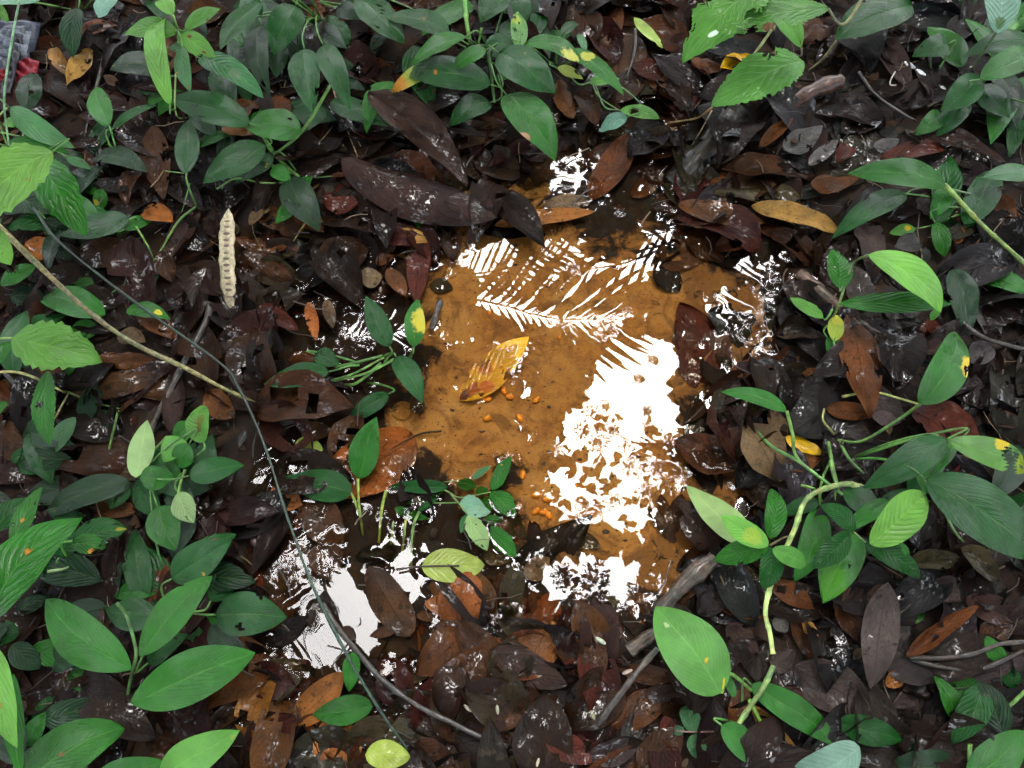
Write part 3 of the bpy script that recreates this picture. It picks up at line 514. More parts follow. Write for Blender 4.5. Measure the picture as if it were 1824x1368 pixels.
plant('arum_seedling', 'bright smooth leaf in the bottom right corner', ('I', 1545, 1400), .08, [('I', 1545, 1430, 1830, 1178, 190, 'M', 'a', dict(zb=.1, st=0))], stems=[('I', [(1550, 1250, .08), (1540, 1420, .05)], .003, PG)], pet=False)

plant('three_leaved_sprout', 'sprout of three long mid-green leaves with a curled spear tip, lower left', ('G', 622, 1210), .14, [
    ('G', 668, 868, 232, 512, 240, 'M', 'a', dict(zb=.14, st=0, prof='l')), ('G', 705, 800, 1078, 392, 200, 'M', 'a', dict(zb=.15, st=0, prof='l', bites=[(-.95, .75, .02)])), ('G', 662, 1038, 1296, 782, 248, 'M', 'a', dict(zb=.13, st=0, prof='l'))],
    stems=[('G', [(595, 532, .19), (640, 590, .17), (680, 720, .15), (690, 800, .14), (660, 930, .10), (640, 1060, .05), (622, 1210, .02)], .0026, (.06, .13, .035))], pet=False)
plant(fill=(10, 120, 1000, 380, 1160), name='arum_plant', label='dark glossy ovate leaves at the water edge behind the three-leaved sprout', root=('G', 880, 560), z=.07, leaves=[
    ('G', 800, 600, 536, 565, 160, 'D', 'a', dict(zb=.09)), ('G', 930, 690, 1115, 620, 140, 'M', 'a', dict(zb=.03)), ('G', 750, 835, 955, 690, 140, 'D', 'a', dict(zb=.05)), ('G', 1070, 520, 1200, 345, 135, 'D', 's', dict(zb=.05)),
    ('G', 1095, 590, 1458, 602, 225, 'D', 'a', dict(zb=.07, r=5)), ('G', 872, 408, 1178, 212, 205, 'D', 'a', dict(zb=.08)), ('G', 800, 40, 892, 265, 165, 'M', 'a', dict(zb=.07)), ('G', 470, 740, 250, 850, 155, 'K', 'a', dict(zb=.05, to=(560, 700))), ('G', 345, 890, 598, 965, 118, 'M', 'a', dict(zb=.04, st=0, patches=[(-.4, .75, .15, ORG)]))])
plant('ragged_plant', 'ragged torn leaves with yellow edges behind the large pinnate leaf at the left', ('G', 380, 330), .08, [
    ('G', 200, 130, 335, 120, 115, 'Y', 'p', dict(zb=.05, st=0)), ('G', 370, 215, 645, 155, 180, 'D', 'p', dict(zb=.09, bites=[(.9, .75, .07), (-.6, .85, .05), (-.9, .35, .04)], patches=[(0, .95, .15, (.2, .2, .02))])), ('G', 368, 232, 540, 242, 112, 'M', 'p', dict(zb=.11, st=0, bites=[(.8, .75, .12), (0, 1.0, .06)], patches=[(.7, .6, .1, ORG)])), ('G', 300, 300, 380, 150, 110, 'D', 'p', dict(zb=.06))],
    stems=[('G', [(240, 370, .07), (330, 355, .06), (385, 325, .05)], .0022, (.16, .25, .1))])
plant(fill=(15, 0, 880, 170, 1368), name='broadleaf_sapling', label='large pinnate-veined leaf and narrow wet leaves leaning in from the left edge, lower half', root=('G', -40, 640), z=.15, leaves=[
    ('G', 60, 235, 215, -60, 120, 'M', 'p', dict(zb=.15, st=0, bites=[(-.7, .3, .03), (.5, .7, .03)], patches=[(0, .4, .05, ORG)])), ('G', -30, 170, 145, -5, 130, 'D', 'p', dict(zb=.13, st=0)), ('G', 60, 740, 205, 865, 120, 'K', 'p', dict(zb=.06)),
    ('G', -60, 620, 415, 98, 290, 'M', 'p', dict(zb=.19, zt=.16, st=0, f=.1, patches=[(-.05, .55, .03, ORG)])), ('G', -20, 330, 45, 260, 90, 'M', 'p', dict(st=0, zb=.1)), ('G', 70, 890, 110, 1420, 120, 'M', 'p', dict(zb=.16, st=0)), ('G', -20, 760, 88, 1268, 170, 'B', 'p', dict(zb=.22, zt=.2, st=0))], pet=False)
plant(fill=(8, 20, 1230, 240, 1368), name='arum_plant', label='large smooth green leaves cut by the bottom edge in the lower left corner', root=('G', 500, 1450), z=.12, leaves=[('G', 120, 1440, 630, 1165, 265, 'M', 'a', dict(zb=.12, st=0, prof='q')), ('G', 460, 1460, 828, 1335, 160, 'M', 'a', dict(zb=.1, st=0, prof='q')), ('G', 815, 1430, 1218, 1178, 200, 'L', 'a', dict(zb=.12, st=0))], pet=False)
FERN = []
for i in range(9):
    FERN += [('G', 560 + i * 22, 400 - abs(i - 4) * 4, 545 + i * 24, 300 + i * 3, 42, 'K', 's', dict(st=0)), ('G', 560 + i * 22, 402 - abs(i - 4) * 4, 560 + i * 26, 460 - i * 6, 42, 'K', 's', dict(st=0))]
plant('fern', 'small dark fern frond lying in shade between the water and the ragged plant', ('G', 540, 410), .04, FERN, stems=[('G', [(500, 420, .04), (660, 395, .045), (800, 420, .03)], .0012, (.03, .06, .02))], pet=False)
plant(fill=(12, 0, 560, 150, 860), name='broadleaf_sapling', label='soft matte pale leaf pair at the left edge just below the brown vine', root=('D', 40, 700), z=.15, leaves=[
    ('D', -20, 620, 85, 480, 120, 'M', 's', dict(zb=.13, st=0)), ('D', 240, 630, 258, 1010, 160, 'M', 's', dict(zb=.14, st=0)), ('D', 385, 865, 262, 1052, 100, 'G', 'p', dict(zb=.07, st=0)), ('D', 62, 460, 518, 582, 240, 'L', 's', dict(zb=.18, zt=.16, st=0))],
    stems=[('D', [(-20, 465, .18), (62, 462, .18)], .002, pale), ('D', [(-10, 635, .14), (80, 635, .13), (180, 665, .12), (330, 740, .05)], .0022, (.3, .28, .1)), ('D', [(210, 1020, .02), (300, 830, .06), (350, 740, .05)], .0018, (.3, .28, .1)), ('D', [(330, 730, .05), (480, 790, .04), (610, 820, .03)], .0018, PG)], pet=False)
plant('arum_plant', 'wet mid-green leaves low under the brown vine near the left edge', ('D', 500, 270), .05, [
    ('D', 180, 100, 0, 195, 100, 'M', 'p', dict(zb=.05, bites=[(.8, .5, .12)])), ('D', 50, 250, 235, 262, 120, 'K', 'p', dict(zb=.03)), ('D', 480, 180, 340, 245, 95, 'M', 'a'), ('D', 500, 400, 350, 475, 110, 'M', 'a', dict(zb=.04)), ('D', 535, 345, 203, 270, 145, 'M', 'a', dict(zb=.06)), ('D', 575, 850, 378, 965, 120, 'D', 'a', dict(zb=.03, st=0, bites=[(.9, .3, .05)]))], pet=False)
plant('arum_seedling', 'single yellow-spotted oval leaf under the thin dark green vine', ('D', 560, 350), .05, [('D', 645, 318, 868, 368, 95, 'M', 'a', dict(zb=.06, patches=[(-.1, .72, .12, (.6, .55, .03))]))], pet=False)
plant(fill=(9, 190, 820, 380, 950), name='arum_plant', label='leafy plant with a mottled top leaf and dark fan left of the water', root=('D', 700, 1175), z=.07, leaves=[
    ('D', 660, 1195, 215, 1375, 165, 'K', 'a', dict(zb=.06, st=0)), ('D', 690, 1185, 830, 1375, 130, 'D', 'a', dict(zb=.05, st=0)), ('D', 650, 1210, 560, 1330, 130, 'D', 'a', dict(zb=.05, st=0)), ('D', 985, 905, 885, 985, 110, 'M', 'q', dict(zb=.06)), ('D', 690, 1170, 748, 878, 135, 'W', 'a', dict(zb=.08, st=0)), ('D', 845, 1120, 800, 1260, 110, 'L', 'a', dict(zb=.05)), ('D', 940, 980, 830, 1090, 130, 'L', 'a', dict(zb=.07)),
    ('D', 960, 1000, 905, 1120, 118, 'M', 'a', dict(zb=.09)), ('D', 712, 1170, 885, 1165, 122, 'M', 'a', dict(zb=.09, st=0)), ('D', 958, 1162, 1240, 1108, 140, 'D', 'a', dict(zb=.09)), ('D', 1035, 992, 1018, 805, 128, 'L', 'q', dict(zb=.1, to=(980, 1090), patches=[(.2, .5, .15, (.10, .14, .02)), (0, .3, .08, (.08, .09, .02))])), ('D', 905, 1245, 985, 1400, 120, 'W', 'p', dict(zb=.08, to=(940, 1140)))],
    stems=[('D', [(940, 1130, .08), (915, 1200, .08), (905, 1260, .08)], .0022, PG), ('D', [(700, 1175, .04), (760, 1060, .05), (850, 960, .06)], .0024, (.1, .2, .05)), ('D', [(600, 830, .05), (560, 1000, .04), (530, 1110, .03), (470, 1190, .02)], .0022, PG)])

plant('water_arum', 'small arum standing in the water left of the orange sand, one leaf edged yellow', ('E', 60, 600), .04, [
    ('D', 1600, 545, 1725, 600, 95, 'D', 'a', dict(zb=.03, to=(1824, 590), tz=.01)), ('D', 1668, 632, 1338, 698, 125, 'D', 'a', dict(zb=.04, to=(1824, 600), tz=.03)), ('E', 268, 506, 146, 248, 120, 'D', 'a', dict(zb=.05, zt=.06, to=(230, 560), tz=.01)), ('E', 390, 506, 412, 262, 112, 'M', 'a', dict(zb=.045, zt=.055, to=(370, 560), tz=.0, patches=[(.8, .5, .3, (.5, .45, .03))])), ('E', 300, 558, 438, 795, 130, 'D', 'a', dict(zb=.045, to=(240, 590), tz=.02)), ('E', 262, 745, 56, 895, 118, 'D', 'a', dict(zb=.012, zt=.0, to=(150, 690), tz=-.01))],
    stems=[('E', [(232, 552, .02), (100, 585, .02), (-60, 620, .01)], .0026, (.08, .2, .04)), ('E', [(290, 570, .03), (150, 640, .015), (-60, 690, .0)], .0026, (.1, .22, .05)), ('E', [(225, 590, .02), (100, 690, .005), (20, 700, -.01)], .003, (.08, .2, .04)), ('E', [(240, 560, .02), (90, 640, .015), (-40, 680, 0)], .002, (.14, .26, .07)), ('E', [(375, 560, .0), (390, 505, .04)], .0022, (.1, .12, .06))], pet=True)
plant('water_arum', 'wet upright leaf and partner on pale stalks over the big orange-brown leaf', ('K', 240, 980), .03, [('E', 112, 1175, 202, 862, 160, 'M', 'a', dict(zb=.015, zt=.04, st=0, c=25)), ('D', 1788, 1248, 1446, 1168, 165, 'D', 'a', dict(zb=.012, zt=.006, st=0))],
    stems=[('K', [(190, 470, .015), (200, 700, .004), (235, 980, -.012)], .0022, (.22, .3, .05)), ('K', [(125, 595, .012), (165, 680, .004), (200, 800, -.01)], .0022, (.2, .28, .05))], pet=False)
plant('water_arum', 'half-sunken narrow leaves on five thin stalks above the floating yellow-green leaf', ('K', 520, 1050), .0, [
    ('K', 1000, 545, 455, 545, 140, 'D', 'a', dict(zb=.003, zt=-.001, st=0, b=4, c=22)), ('K', 985, 560, 625, 700, 110, 'D', 'a', dict(zb=-.003, zt=-.002, st=0, b=3)), ('K', 520, 735, 832, 838, 95, 'M', 'a', dict(zb=.003, zt=.006, st=0, b=-25)), ('K', 730, 760, 930, 640, 60, 'D', 'a', dict(zb=.002, zt=-.001, st=0))],
    stems=[('K', [(445, 575, .006), (405, 750, .002), (378, 1050, -.012)], .0026, (.24, .32, .05)), ('K', [(510, 860, .002), (488, 1060, -.012)], .0018, (.18, .25, .06)), ('K', [(622, 840, .003), (605, 1000, -.002), (588, 1150, -.012)], .0018, (.2, .26, .05)), ('K', [(745, 765, .007), (690, 900, .003), (670, 1150, -.004), (672, 1280, -.012)], .0022, (.14, .24, .06))], pet=False)
LF = [('K', 1085, 505, 1262, 545, 120, 'M', 's', dict(zb=-.002)), ('K', 1215, 472, 1392, 352, 62, 'G', 's', dict(zb=.0, zt=.003)), ('K', 1395, 572, 1572, 268, 150, 'M', 's', dict(zb=.004, zt=.0)), ('K', 1252, 600, 1368, 560, 90, 'M', 's', dict(zb=-.003)), ('K', 1388, 592, 1615, 808, 185, 'M', 's', dict(zb=.002, zt=-.002)),
      ('K', 1330, 850, 1495, 832, 92, 'M', 's', dict(zb=-.001)), ('K', 1388, 900, 1618, 1178, 165, 'M', 's', dict(zb=.0)), ('K', 1110, 690, 1335, 720, 185, 'S', 's', dict(zb=.015, zt=.011)), ('K', 1165, 770, 1390, 770, 110, 'S', 's', dict(zb=.016, zt=.008)), ('K', 1182, 800, 1356, 1118, 175, 'W', 's', dict(zb=.015, zt=.008)), ('K', 1185, 790, 1115, 960, 85, 'G', 's', dict(zb=.012, zt=.002)), ('K', 1300, 660, 1430, 740, 120, 'M', 's', dict(zb=-.004))]
plant('compound_seedling', 'delicate seedling of toothed leaflets half floating at the lower edge of the orange sand', ('K', 905, 540), .0, [l[:8] + (dict(l[8], st=0, b=6, f=.08),) for l in LF],
    stems=[('K', [(905, 540, .0), (1010, 590, .004), (1120, 640, .006), (1390, 590, .006)], .0012, (.12, .22, .05)), ('K', [(1010, 590, .004), (1100, 690, .014), (1180, 790, .016)], .0013, (.12, .2, .05)), ('K', [(870, 690, .001), (1100, 685, .012)], .0011, (.12, .22, .05)), ('K', [(960, 500, -.002), (1080, 490, .001)], .001, (.12, .22, .05))], pet=False)
plant('water_arum', 'pair of green leaves lying on wet brown film under the thin dark vine', ('H', 60, 1000), .012, [('O', 300, 335, 255, 630, 140, 'M', 'a', dict(zb=.02, zt=.006)), ('O', 432, 740, -15, 800, 215, 'M', 'a', dict(zb=.014, zt=.004, b=12, c=18))], pet=False)
plant('arum_seedling', 'small green leaf half under water beneath the large dark sheath', ('B', 430, 1040), .0, [('B', 430, 1040, 490, 1212, 135, 'M', 'a', dict(zb=-.002, zt=-.004, st=0))], pet=False)

# ------------------------------------------------------------------ long vines and twigs
def vine(name, label, cat, crop, pts, r, col, mat='bark', r1=None, lump=.12, sides=7, group=None):
    P = [at(*px(crop, x, y), z) for x, y, z in pts]
    V, F = tube_geo(catmull(P, 8), r, r1 if r1 else r * .7, sides, lump)
    o = make_obj(name, V, F, M[mat], None, P[0], None, c4(col), vcol=ring_col(len(V) // sides, sides)); contacts(V, F); tag(o, label, cat, group); return o
vine('vine_stem', 'thin dark green wiry vine slanting from the left edge down to the bottom', 'vine', 'X', [(60, 370, .07), (110, 435, .075), (250, 545, .08), (390, 645, .08), (425, 690, .075), (470, 790, .07), (515, 930, .06), (560, 1050, .05), (620, 1170, .04), (680, 1270, .03), (730, 1340, .02)], .0021, (.012, .036, .022), 'bark', .0016, .14)
vine('vine_stem', 'straight brownish-yellow woody vine from the left edge sinking into the water', 'vine', 'X', [(-20, 385, .12), (75, 478, .11), (160, 556, .10), (240, 612, .085), (330, 655, .06), (420, 702, .03), (500, 728, .006), (560, 745, -.006)], .0046, (.17, .15, .055), 'bark', .003, .1)
vine('twig', 'thick black wet twig standing in the litter beside the seed pod', 'twig', 'D', [(1065, 280, .03), (1050, 370, .035), (950, 560, .04), (860, 740, .04), (780, 900, .035), (715, 1080, .03)], .0055, (.035, .027, .02), 'bark', .0045, .15)
vine('twig', 'long dark lichen-spotted twig along the lower edge of the water', 'twig', 'O', [(60, -20, .012), (180, 170, .014), (300, 310, .02), (450, 490, .025), (600, 620, .026), (800, 755, .03), (1000, 850, .03), (1200, 950, .03), (1430, 1040, .028)], .0042, (.03, .026, .021), 'bark', .0034, .14)
vine('twig', 'pale grey twig rising from bottom litter towards the yellow-green leaf', 'twig', 'N', [(1080, 1400, .02), (1200, 1230, .04), (1330, 1060, .05), (1440, 920, .05), (1540, 810, .05)], .0048, (.055, .046, .036), 'bark', .004, .14)
vine('branch', 'wet brown branch lying from the water edge into right litter', 'branch', 'T', [(180, 270, .012), (330, 400, .02), (480, 530, .03), (640, 670, .035), (780, 740, .03)], .0095, (.07, .038, .022), 'bark', .009, .1, 8)
vine('branch', 'grey split end of a rotting branch below the brown one', 'branch', 'T', [(720, 740, .03), (850, 860, .025), (1000, 970, .012)], .009, (.07, .055, .038), 'bark', .007, .15, 8)
vine('log', 'dark olive sunken log near the top of the water', 'log', 'C', [(350, 560, .022), (290, 650, .014), (180, 800, .0), (40, 950, -.02)], .031, (.016, .014, .008), 'bark', .028, .06, 14)
vine('log', 'reddish rotten sheath sloping into the litter under the big pale leaf', 'log', 'C', [(900, 410, .05), (780, 450, .045), (660, 520, .03), (540, 610, .01)], .014, (.06, .028, .018), 'bark', .016, .08, 10)
vine('log', 'grey weathered log end at the lower right rim of the puddle', 'log', 'N', [(1960, 140, .03), (1780, 290, .025), (1640, 440, .02), (1540, 560, .01)], .016, (.05, .036, .026), 'bark', .012, .16, 10)
vine('log', 'flat pale-ridged stick beside the yellow-green leaf tip', 'log', 'N', [(1330, 830, .025), (1450, 740, .03), (1560, 670, .035)], .009, (.07, .05, .035), 'bark', .008, .1, 8)
vine('twig', 'curved black twig among grey leaves in the right litter', 'twig', 'T', [(1310, 540, .04), (1380, 640, .045), (1520, 740, .05), (1700, 800, .05), (1850, 835, .05)], .004, (.04, .033, .028), 'bark', .003)
vine('twig', 'looped double twig over grey-brown litter in the lower right', 'twig', 'I', [(1240, 805, .05), (1400, 810, .055), (1560, 790, .06), (1700, 740, .06), (1850, 725, .06)], .0036, (.035, .026, .02), 'bark', .003)
vine('twig', 'lower strand of the looped twig in the lower right', 'twig', 'I', [(1250, 815, .045), (1380, 850, .05), (1540, 872, .052), (1660, 845, .055), (1820, 770, .055)], .003, (.03, .023, .018), 'bark', .0028)
vine('twig', 'slim black twig crossing litter below the heart-shaped leaf', 'twig', 'C', [(985, 365, .05), (1060, 470, .05), (1150, 540, .05), (1275, 615, .05)], .0035, (.03, .025, .02), 'bark')
vine('twig', 'tan straw-like stalk leaning over the litter near the top left', 'twig', 'A', [(1690, 450, .05), (1740, 600, .04), (1815, 795, .03)], .0022, (.17, .1, .05), 'bark')
vine('twig', 'dark mottled twig under the upper left seedling', 'twig', 'A', [(560, 170, .03), (520, 330, .035), (470, 520, .04), (430, 700, .03)], .0035, (.05, .042, .035), 'bark')
vine('twig', 'crooked black twig at the left edge beside a veined brown leaf', 'twig', 'D', [(30, 640, .05), (130, 760, .045), (180, 900, .04), (210, 1040, .04), (330, 1090, .03), (470, 1195, .02)], .005, (.022, .018, .015), 'bark', .0035)
vine('twig', 'black soaked stick lying flat in the water left of the white reflection', 'twig', 'L', [(1080, 1165, .004), (1250, 1090, .006), (1440, 1035, .004)], .0048, (.03, .026, .022), 'bark', .003)
vine('twig', 'slender twig across the water under the overhanging heart-based leaf', 'twig', 'B', [(650, 850, .012), (720, 760, .015), (860, 660, .02)], .0028, (.05, .03, .02), 'bark')
vine('twig', 'short dark stick standing out of the water beside the yellow-edged leaf', 'twig', 'E', [(525, 270, .01), (500, 350, .008), (480, 415, .0)], .005, (.05, .04, .035), 'bark', .004)
vine('rolled_leaf', 'purple-brown rolled stick-like leaf floating at the lower left water', 'dead leaf', 'M', [(130, 345, .003), (190, 430, .004), (250, 530, .004), (300, 600, .003)], .0095, (.045, .018, .014), 'bark', .008, .04, 9)
vine('twig', 'pale dry stalk along the left side of the sunken log', 'twig', 'C', [(240, 560, .05), (180, 670, .03), (100, 795, .004)], .0016, (.2, .15, .09), 'bark')
vine('twig', 'dark twig hanging among brown leaves at the top, left of the pale chewed leaves', 'twig', 'B', [(1515, 145, .03), (1510, 260, .03), (1470, 400, .025)], .003, (.02, .015, .01), 'bark')
vine('twig', 'yellowish straw under the roots right of the seed pod', 'twig', 'A', [(1600, 1040, .02), (1550, 1130, .02), (1490, 1225, .015)], .0018, (.3, .2, .05), 'bark')
# fibrous roots in the shallow water
e = empty('root_tuft', at(*px('L', 1100, 700), 0), 'tuft of tan thread-like roots in dark water right of the woody vine', 'roots')
for i in range(16):
    a = random.uniform(0, 6.28); x0, y0 = 1080 + random.gauss(0, 40), 640 + random.gauss(0, 60)
    pts = [(x0, y0, .004)]; 
    for j in range(4): a += random.uniform(-.7, .7); x0 += 55 * math.cos(a); y0 += 65 * math.sin(a); pts.append((x0, y0, random.uniform(-.006, .008)))
    stem_obj(e, [at(*px('L', x, y), z) for x, y, z in pts], .0009, .0004, random.choice([(.26, .14, .05), (.12, .06, .03), (.3, .24, .1)]), 'bark', 'root', .1, 5, 4)

# ------------------------------------------------------------------ dead leaves
DEADK = .47
DEAD = {'br': (.085, .034, .012), 'dk': (.020, .012, .009), 'ru': (.17, .056, .012), 'or': (.23, .078, .016), 'rd': (.12, .024, .011), 'mv': (.095, .066, .058), 'tn': (.21, .135, .065),
        'oc': (.26, .135, .03), 'gy': (.12, .11, .105), 'ol': (.085, .06, .022), 'ye': (.62, .36, .010), 'pb': (.055, .026, .018), 'gn': (.24, .34, .05)}
for k_ in DEAD: DEAD[k_] = tuple(v * (1 if k_ in ('ye', 'gn', 'oc', 'or') else DEADK) for v in DEAD[k_])
WORD = {'br': 'brown', 'dk': 'blackish', 'ru': 'rust-brown', 'or': 'orange-brown', 'rd': 'dark red', 'mv': 'mauve-grey', 'tn': 'tan', 'oc': 'ochre', 'gy': 'grey', 'ol': 'olive-brown', 'ye': 'yellow', 'pb': 'purplish-brown', 'gn': 'yellow-green'}
LM = [('the seed pod', 410, 470), ('the torn yellow leaf', 875, 655), ('the three-leaved sprout', 235, 1150), ('the chewed pale leaves', 1300, 70), ('the jointed pale vine', 1400, 960), ('the big orange-brown leaf', 665, 820), ('the floating yellow-green leaf', 805, 1000),
      ('the lichen-spotted twig', 740, 1240), ('the top centre glossy clump', 800, 130), ('the cloth bag', 30, 110), ('the black twig', 325, 650), ('the rust-spotted leaf', 1525, 640), ('the sunken log', 1250, 270), ('the yellow-notched leaf', 1680, 660), ('the looped twig', 1700, 1180), ('the holed leaf', 1740, 820),
      ('the mauve veined leaf', 1560, 1130), ('the large dark sheath', 730, 320), ('the heart-shaped leaf', 1660, 85), ('the knobbly vine', 1740, 410), ('the brown woody vine', 130, 530), ('the two-leaved seedling', 210, 240), ('the compound seedling', 870, 900), ('the pale twig', 1130, 1230), ('the toothed large leaf', 60, 1010), ('the pinnate sapling', 1610, 490), ('the yellow-green broad leaf', 1225, 1160), ('the silver-sheened top leaf', 1780, 20), ('the bottom right corner leaf', 1780, 1330), ('the lower left corner leaves', 170, 1320)]
USED = set()
def auto_label(col, shape, x, y, state):
    ds = sorted(((x - a) ** 2 + (y - b) ** 2, n, a, b) for n, a, b in LM)
    def rel(a, b):
        dx, dy = x - a, y - b
        h = 'right of' if dx > 0 else 'left of'; v = 'below' if dy > 0 else 'above'
        return h if abs(dx) > 1.6 * abs(dy) else v if abs(dy) > 1.6 * abs(dx) else ('lower right of' if dx > 0 and dy > 0 else 'lower left of' if dy > 0 else 'upper right of' if dx > 0 else 'upper left of')
    d, n1, a, b = ds[0]; near = ''
    L = f"{shape} {WORD[col]} dead leaf {state} {near}{rel(a, b)} {n1}"
    for d2, n2, a2, b2 in ds[1:6]:
        L = ' '.join(L.split()).replace(' ,', ',')
        if L not in USED: break
        L = f"{shape} {WORD[col]} dead leaf {state}, between {n1} and {n2}".replace(' ,', ',')
    k = 0; ords = ['second', 'third', 'fourth', 'fifth', 'sixth', 'seventh', 'eighth']
    base = f"{shape} {WORD[col]} dead leaf {state} {rel(a, b)} {n1}"
    if len(L.split()) > 16: L = L.replace(' under water', '')
    L = ' '.join(L.split()).replace(' ,', ','); base = ' '.join(base.split())
    while L in USED: L = f"{ords[k]} {base}"; k += 1
    L = ' '.join(L.split()); USED.add(L); return L
def water_mask(x, y): return bool(poly_sd(WATER, *[np.array([c]) for c in at(x, y, 0)[:2]])[0] > 0)
ZORD = [0]
def dead_leaf(crop, bx, by, tx, ty, wd, col, **o):
    NL[0] += 1; ZORD[0] += 1
    B, Tt = px(crop, bx, by), px(crop, tx, ty); mx, my = (B[0] + Tt[0]) / 2, (B[1] + Tt[1]) / 2
    z0 = T1(at(mx, my, 0)); wet = water_mask(mx, my)
    if o.get('sub'): zb = zt = min(z0 + .004 + o.get('dz', 0), -.003)
    else:
        zz = max(z0, -.002) + (.003 if wet else .012) + ZORD[0] % 9 * .0012 + o.get('dz', 0); zb = zz + random.uniform(-.004, .004); zt = zz + random.uniform(-.004, .004)
    zb = o.get('zb', zb); zt = o.get('zt', zt)
    b = at(*B, zb); t = at(*Tt, zt); L = (t - b).length; W = wd * CROPS[crop][2] / 1824 * mpp(mx, my, zb)
    flat = .35 if (o.get('sub') or wet) else 1
    bites = o.get('bites', ())
    if 'bites' not in o and random.random() < .45: bites = [(random.choice([-1, 1]) * random.uniform(.75, 1.1), random.uniform(.15, 1), random.uniform(.02, .07)) for _ in range(random.choice([1, 2, 3, 4]))]
    det = L > .1; hi = 2 if bites else 1
    P, F, uv, pc = leaf_geo(L, W, o.get('prof', random.choice(['a', 'p', 'd', 'q'])), (14 if det else 8) * hi, (24 if det else 14) * hi, fold=o.get('f', random.uniform(-.2, .35) * flat), bend=o.get('b', random.uniform(-25, 30) * flat), curl=o.get('c', random.choice([0, 25, 45, -30, 60]) * flat),
                            wave=o.get('wv', random.uniform(.02, .06) * (flat + .3)), seed=NL[0] * 7 + 3, bites=bites, patches=o.get('patches', ()), twist=o.get('tw', random.uniform(-30, 30) * flat))
    A = frame(b, t, o.get('r', random.uniform(-14, 14) * flat)); V = P @ A + np.array(b)
    mat = 'dead_damp' if (mx > 1330 and my > 380) or o.get('damp') else 'dead_wet'
    if col in ('ye', 'gn'): mat = 'fallen'
    name = o.get('name', 'dead_leaf')
    ob = make_obj(name, V, F, M[mat], None, b, uv, jit(DEAD[col], .12), pc); contacts(V, F)
    state = o.get('state', 'under water' if o.get('sub') else '')
    asp = W / L; shape = o.get('shape', ('big ' if L > .15 else 'small ' if L < .07 else '') + ('narrow' if asp < .32 else 'broad' if asp > .55 else 'oval'))
    tag(ob, o['lab'] if 'lab' in o else auto_label(col, shape, mx, my, state), 'dead leaf', 'dead leaves on the forest floor')
    if 'lab' in o: USED.add(o['lab'])
    stalk = o.get('stalk')
    if stalk:
        s = at(*px(crop, *stalk), zb + .002); V, F = tube_geo(catmull([b * .4 + t * .6, b, s], 5), .0012, .0018, 6, .05); make_obj('stalk', V, F, M['bark'], ob, b, None, c4((.03, .014, .008))); contacts(V, F)
    return ob
D = dead_leaf
# submerged first
D('E', 395, 960, -60, 1235, 330, 'or', zb=-.009, zt=-.008, b=2, c=0, f=.02, wv=.01, prof='o', r=0, tw=0, bites=[(.3, .55, .012)], stalk=(530, 935), lab='big orange-brown leaf with dark veins and stalk under water left of the sand')
D('B', 800, 1095, 1080, 1010, 130, 'oc', sub=1); D('B', 1040, 1060, 1290, 1020, 110, 'tn', dz=.004, sub=1); D('B', 1285, 1010, 1525, 655, 160, 'ru', zb=-.003, zt=.004, lab='red-brown leaf slanting in the water below the crinkled seedling')
D('B', 1500, 1000, 1650, 880, 105, 'ru', sub=1); D('B', 1060, 830, 1000, 950, 110, 'br', sub=1); D('B', 1180, 690, 1060, 740, 150, 'ru', sub=1); D('B', 840, 850, 700, 950, 110, 'br', sub=1); D('B', 1330, 870, 1500, 800, 110, 'br', sub=1)
D('B', 1500, 170, 1330, 440, 260, 'br', lab='big brown leaf beneath the yellow crescent leaf near the top'); D('B', 1560, 370, 1830, 530, 140, 'ru'); D('B', 1350, 20, 1560, 120, 150, 'br', sub=1); D('B', 1600, 20, 1760, 90, 120, 'ru', sub=1); D('B', 1600, 600, 1824, 700, 110, 'br', sub=1); D('B', 1540, 640, 1740, 820, 120, 'br', sub=1)
D('B', 1130, 400, 1200, 600, 110, 'ru'); D('B', 1220, 470, 1320, 640, 120, 'br'); D('B', 1430, 20, 1400, 240, 80, 'ru', lab='rusty strip of leaf hanging left of the yellow crescent leaf'); D('B', 1650, 30, 1700, 160, 130, 'br')
D('C', 60, 1150, 300, 1250, 200, 'ru', sub=1); D('C', 20, 600, 150, 700, 160, 'ru', sub=1); D('C', 30, 400, 160, 560, 150, 'ru', sub=1); D('C', 120, 1180, 300, 1330, 180, 'br', sub=1)
D('X', 1290, 690, 1210, 540, 90, 'rd', sub=1, lab='dark red leaf sunk at the right side of the sand'); D('X', 1175, 470, 1265, 430, 70, 'br', sub=1); D('X', 1215, 575, 1240, 690, 60, 'rd', sub=1); D('X', 1265, 420, 1330, 480, 70, 'dk', sub=1); D('X', 1300, 630, 1350, 560, 50, 'dk', sub=1); D('X', 1255, 700, 1225, 800, 44, 'dk', sub=1); D('X', 1320, 730, 1250, 800, 60, 'dk', sub=1); D('X', 1280, 880, 1230, 800, 50, 'dk', sub=1)
D('X', 1170, 470, 1210, 520, 50, 'dk', sub=1); D('X', 1360, 480, 1440, 560, 70, 'dk', sub=1); D('X', 1380, 560, 1450, 620, 60, 'dk', sub=1); D('X', 1250, 640, 1300, 690, 50, 'dk', sub=1); D('F', 600, 560, 780, 440, 130, 'dk', zb=-.003, zt=.003); D('F', 560, 300, 700, 440, 110, 'dk', sub=1); D('F', 640, 20, 760, 140, 110, 'dk', zb=-.002, zt=.003)
D('H', 1640, -20, 1690, 150, 60, 'br', sub=1); D('H', 1580, 50, 1730, 240, 60, 'br', sub=1); D('X', 1185, 960, 1215, 880, 34, 'br', sub=1)
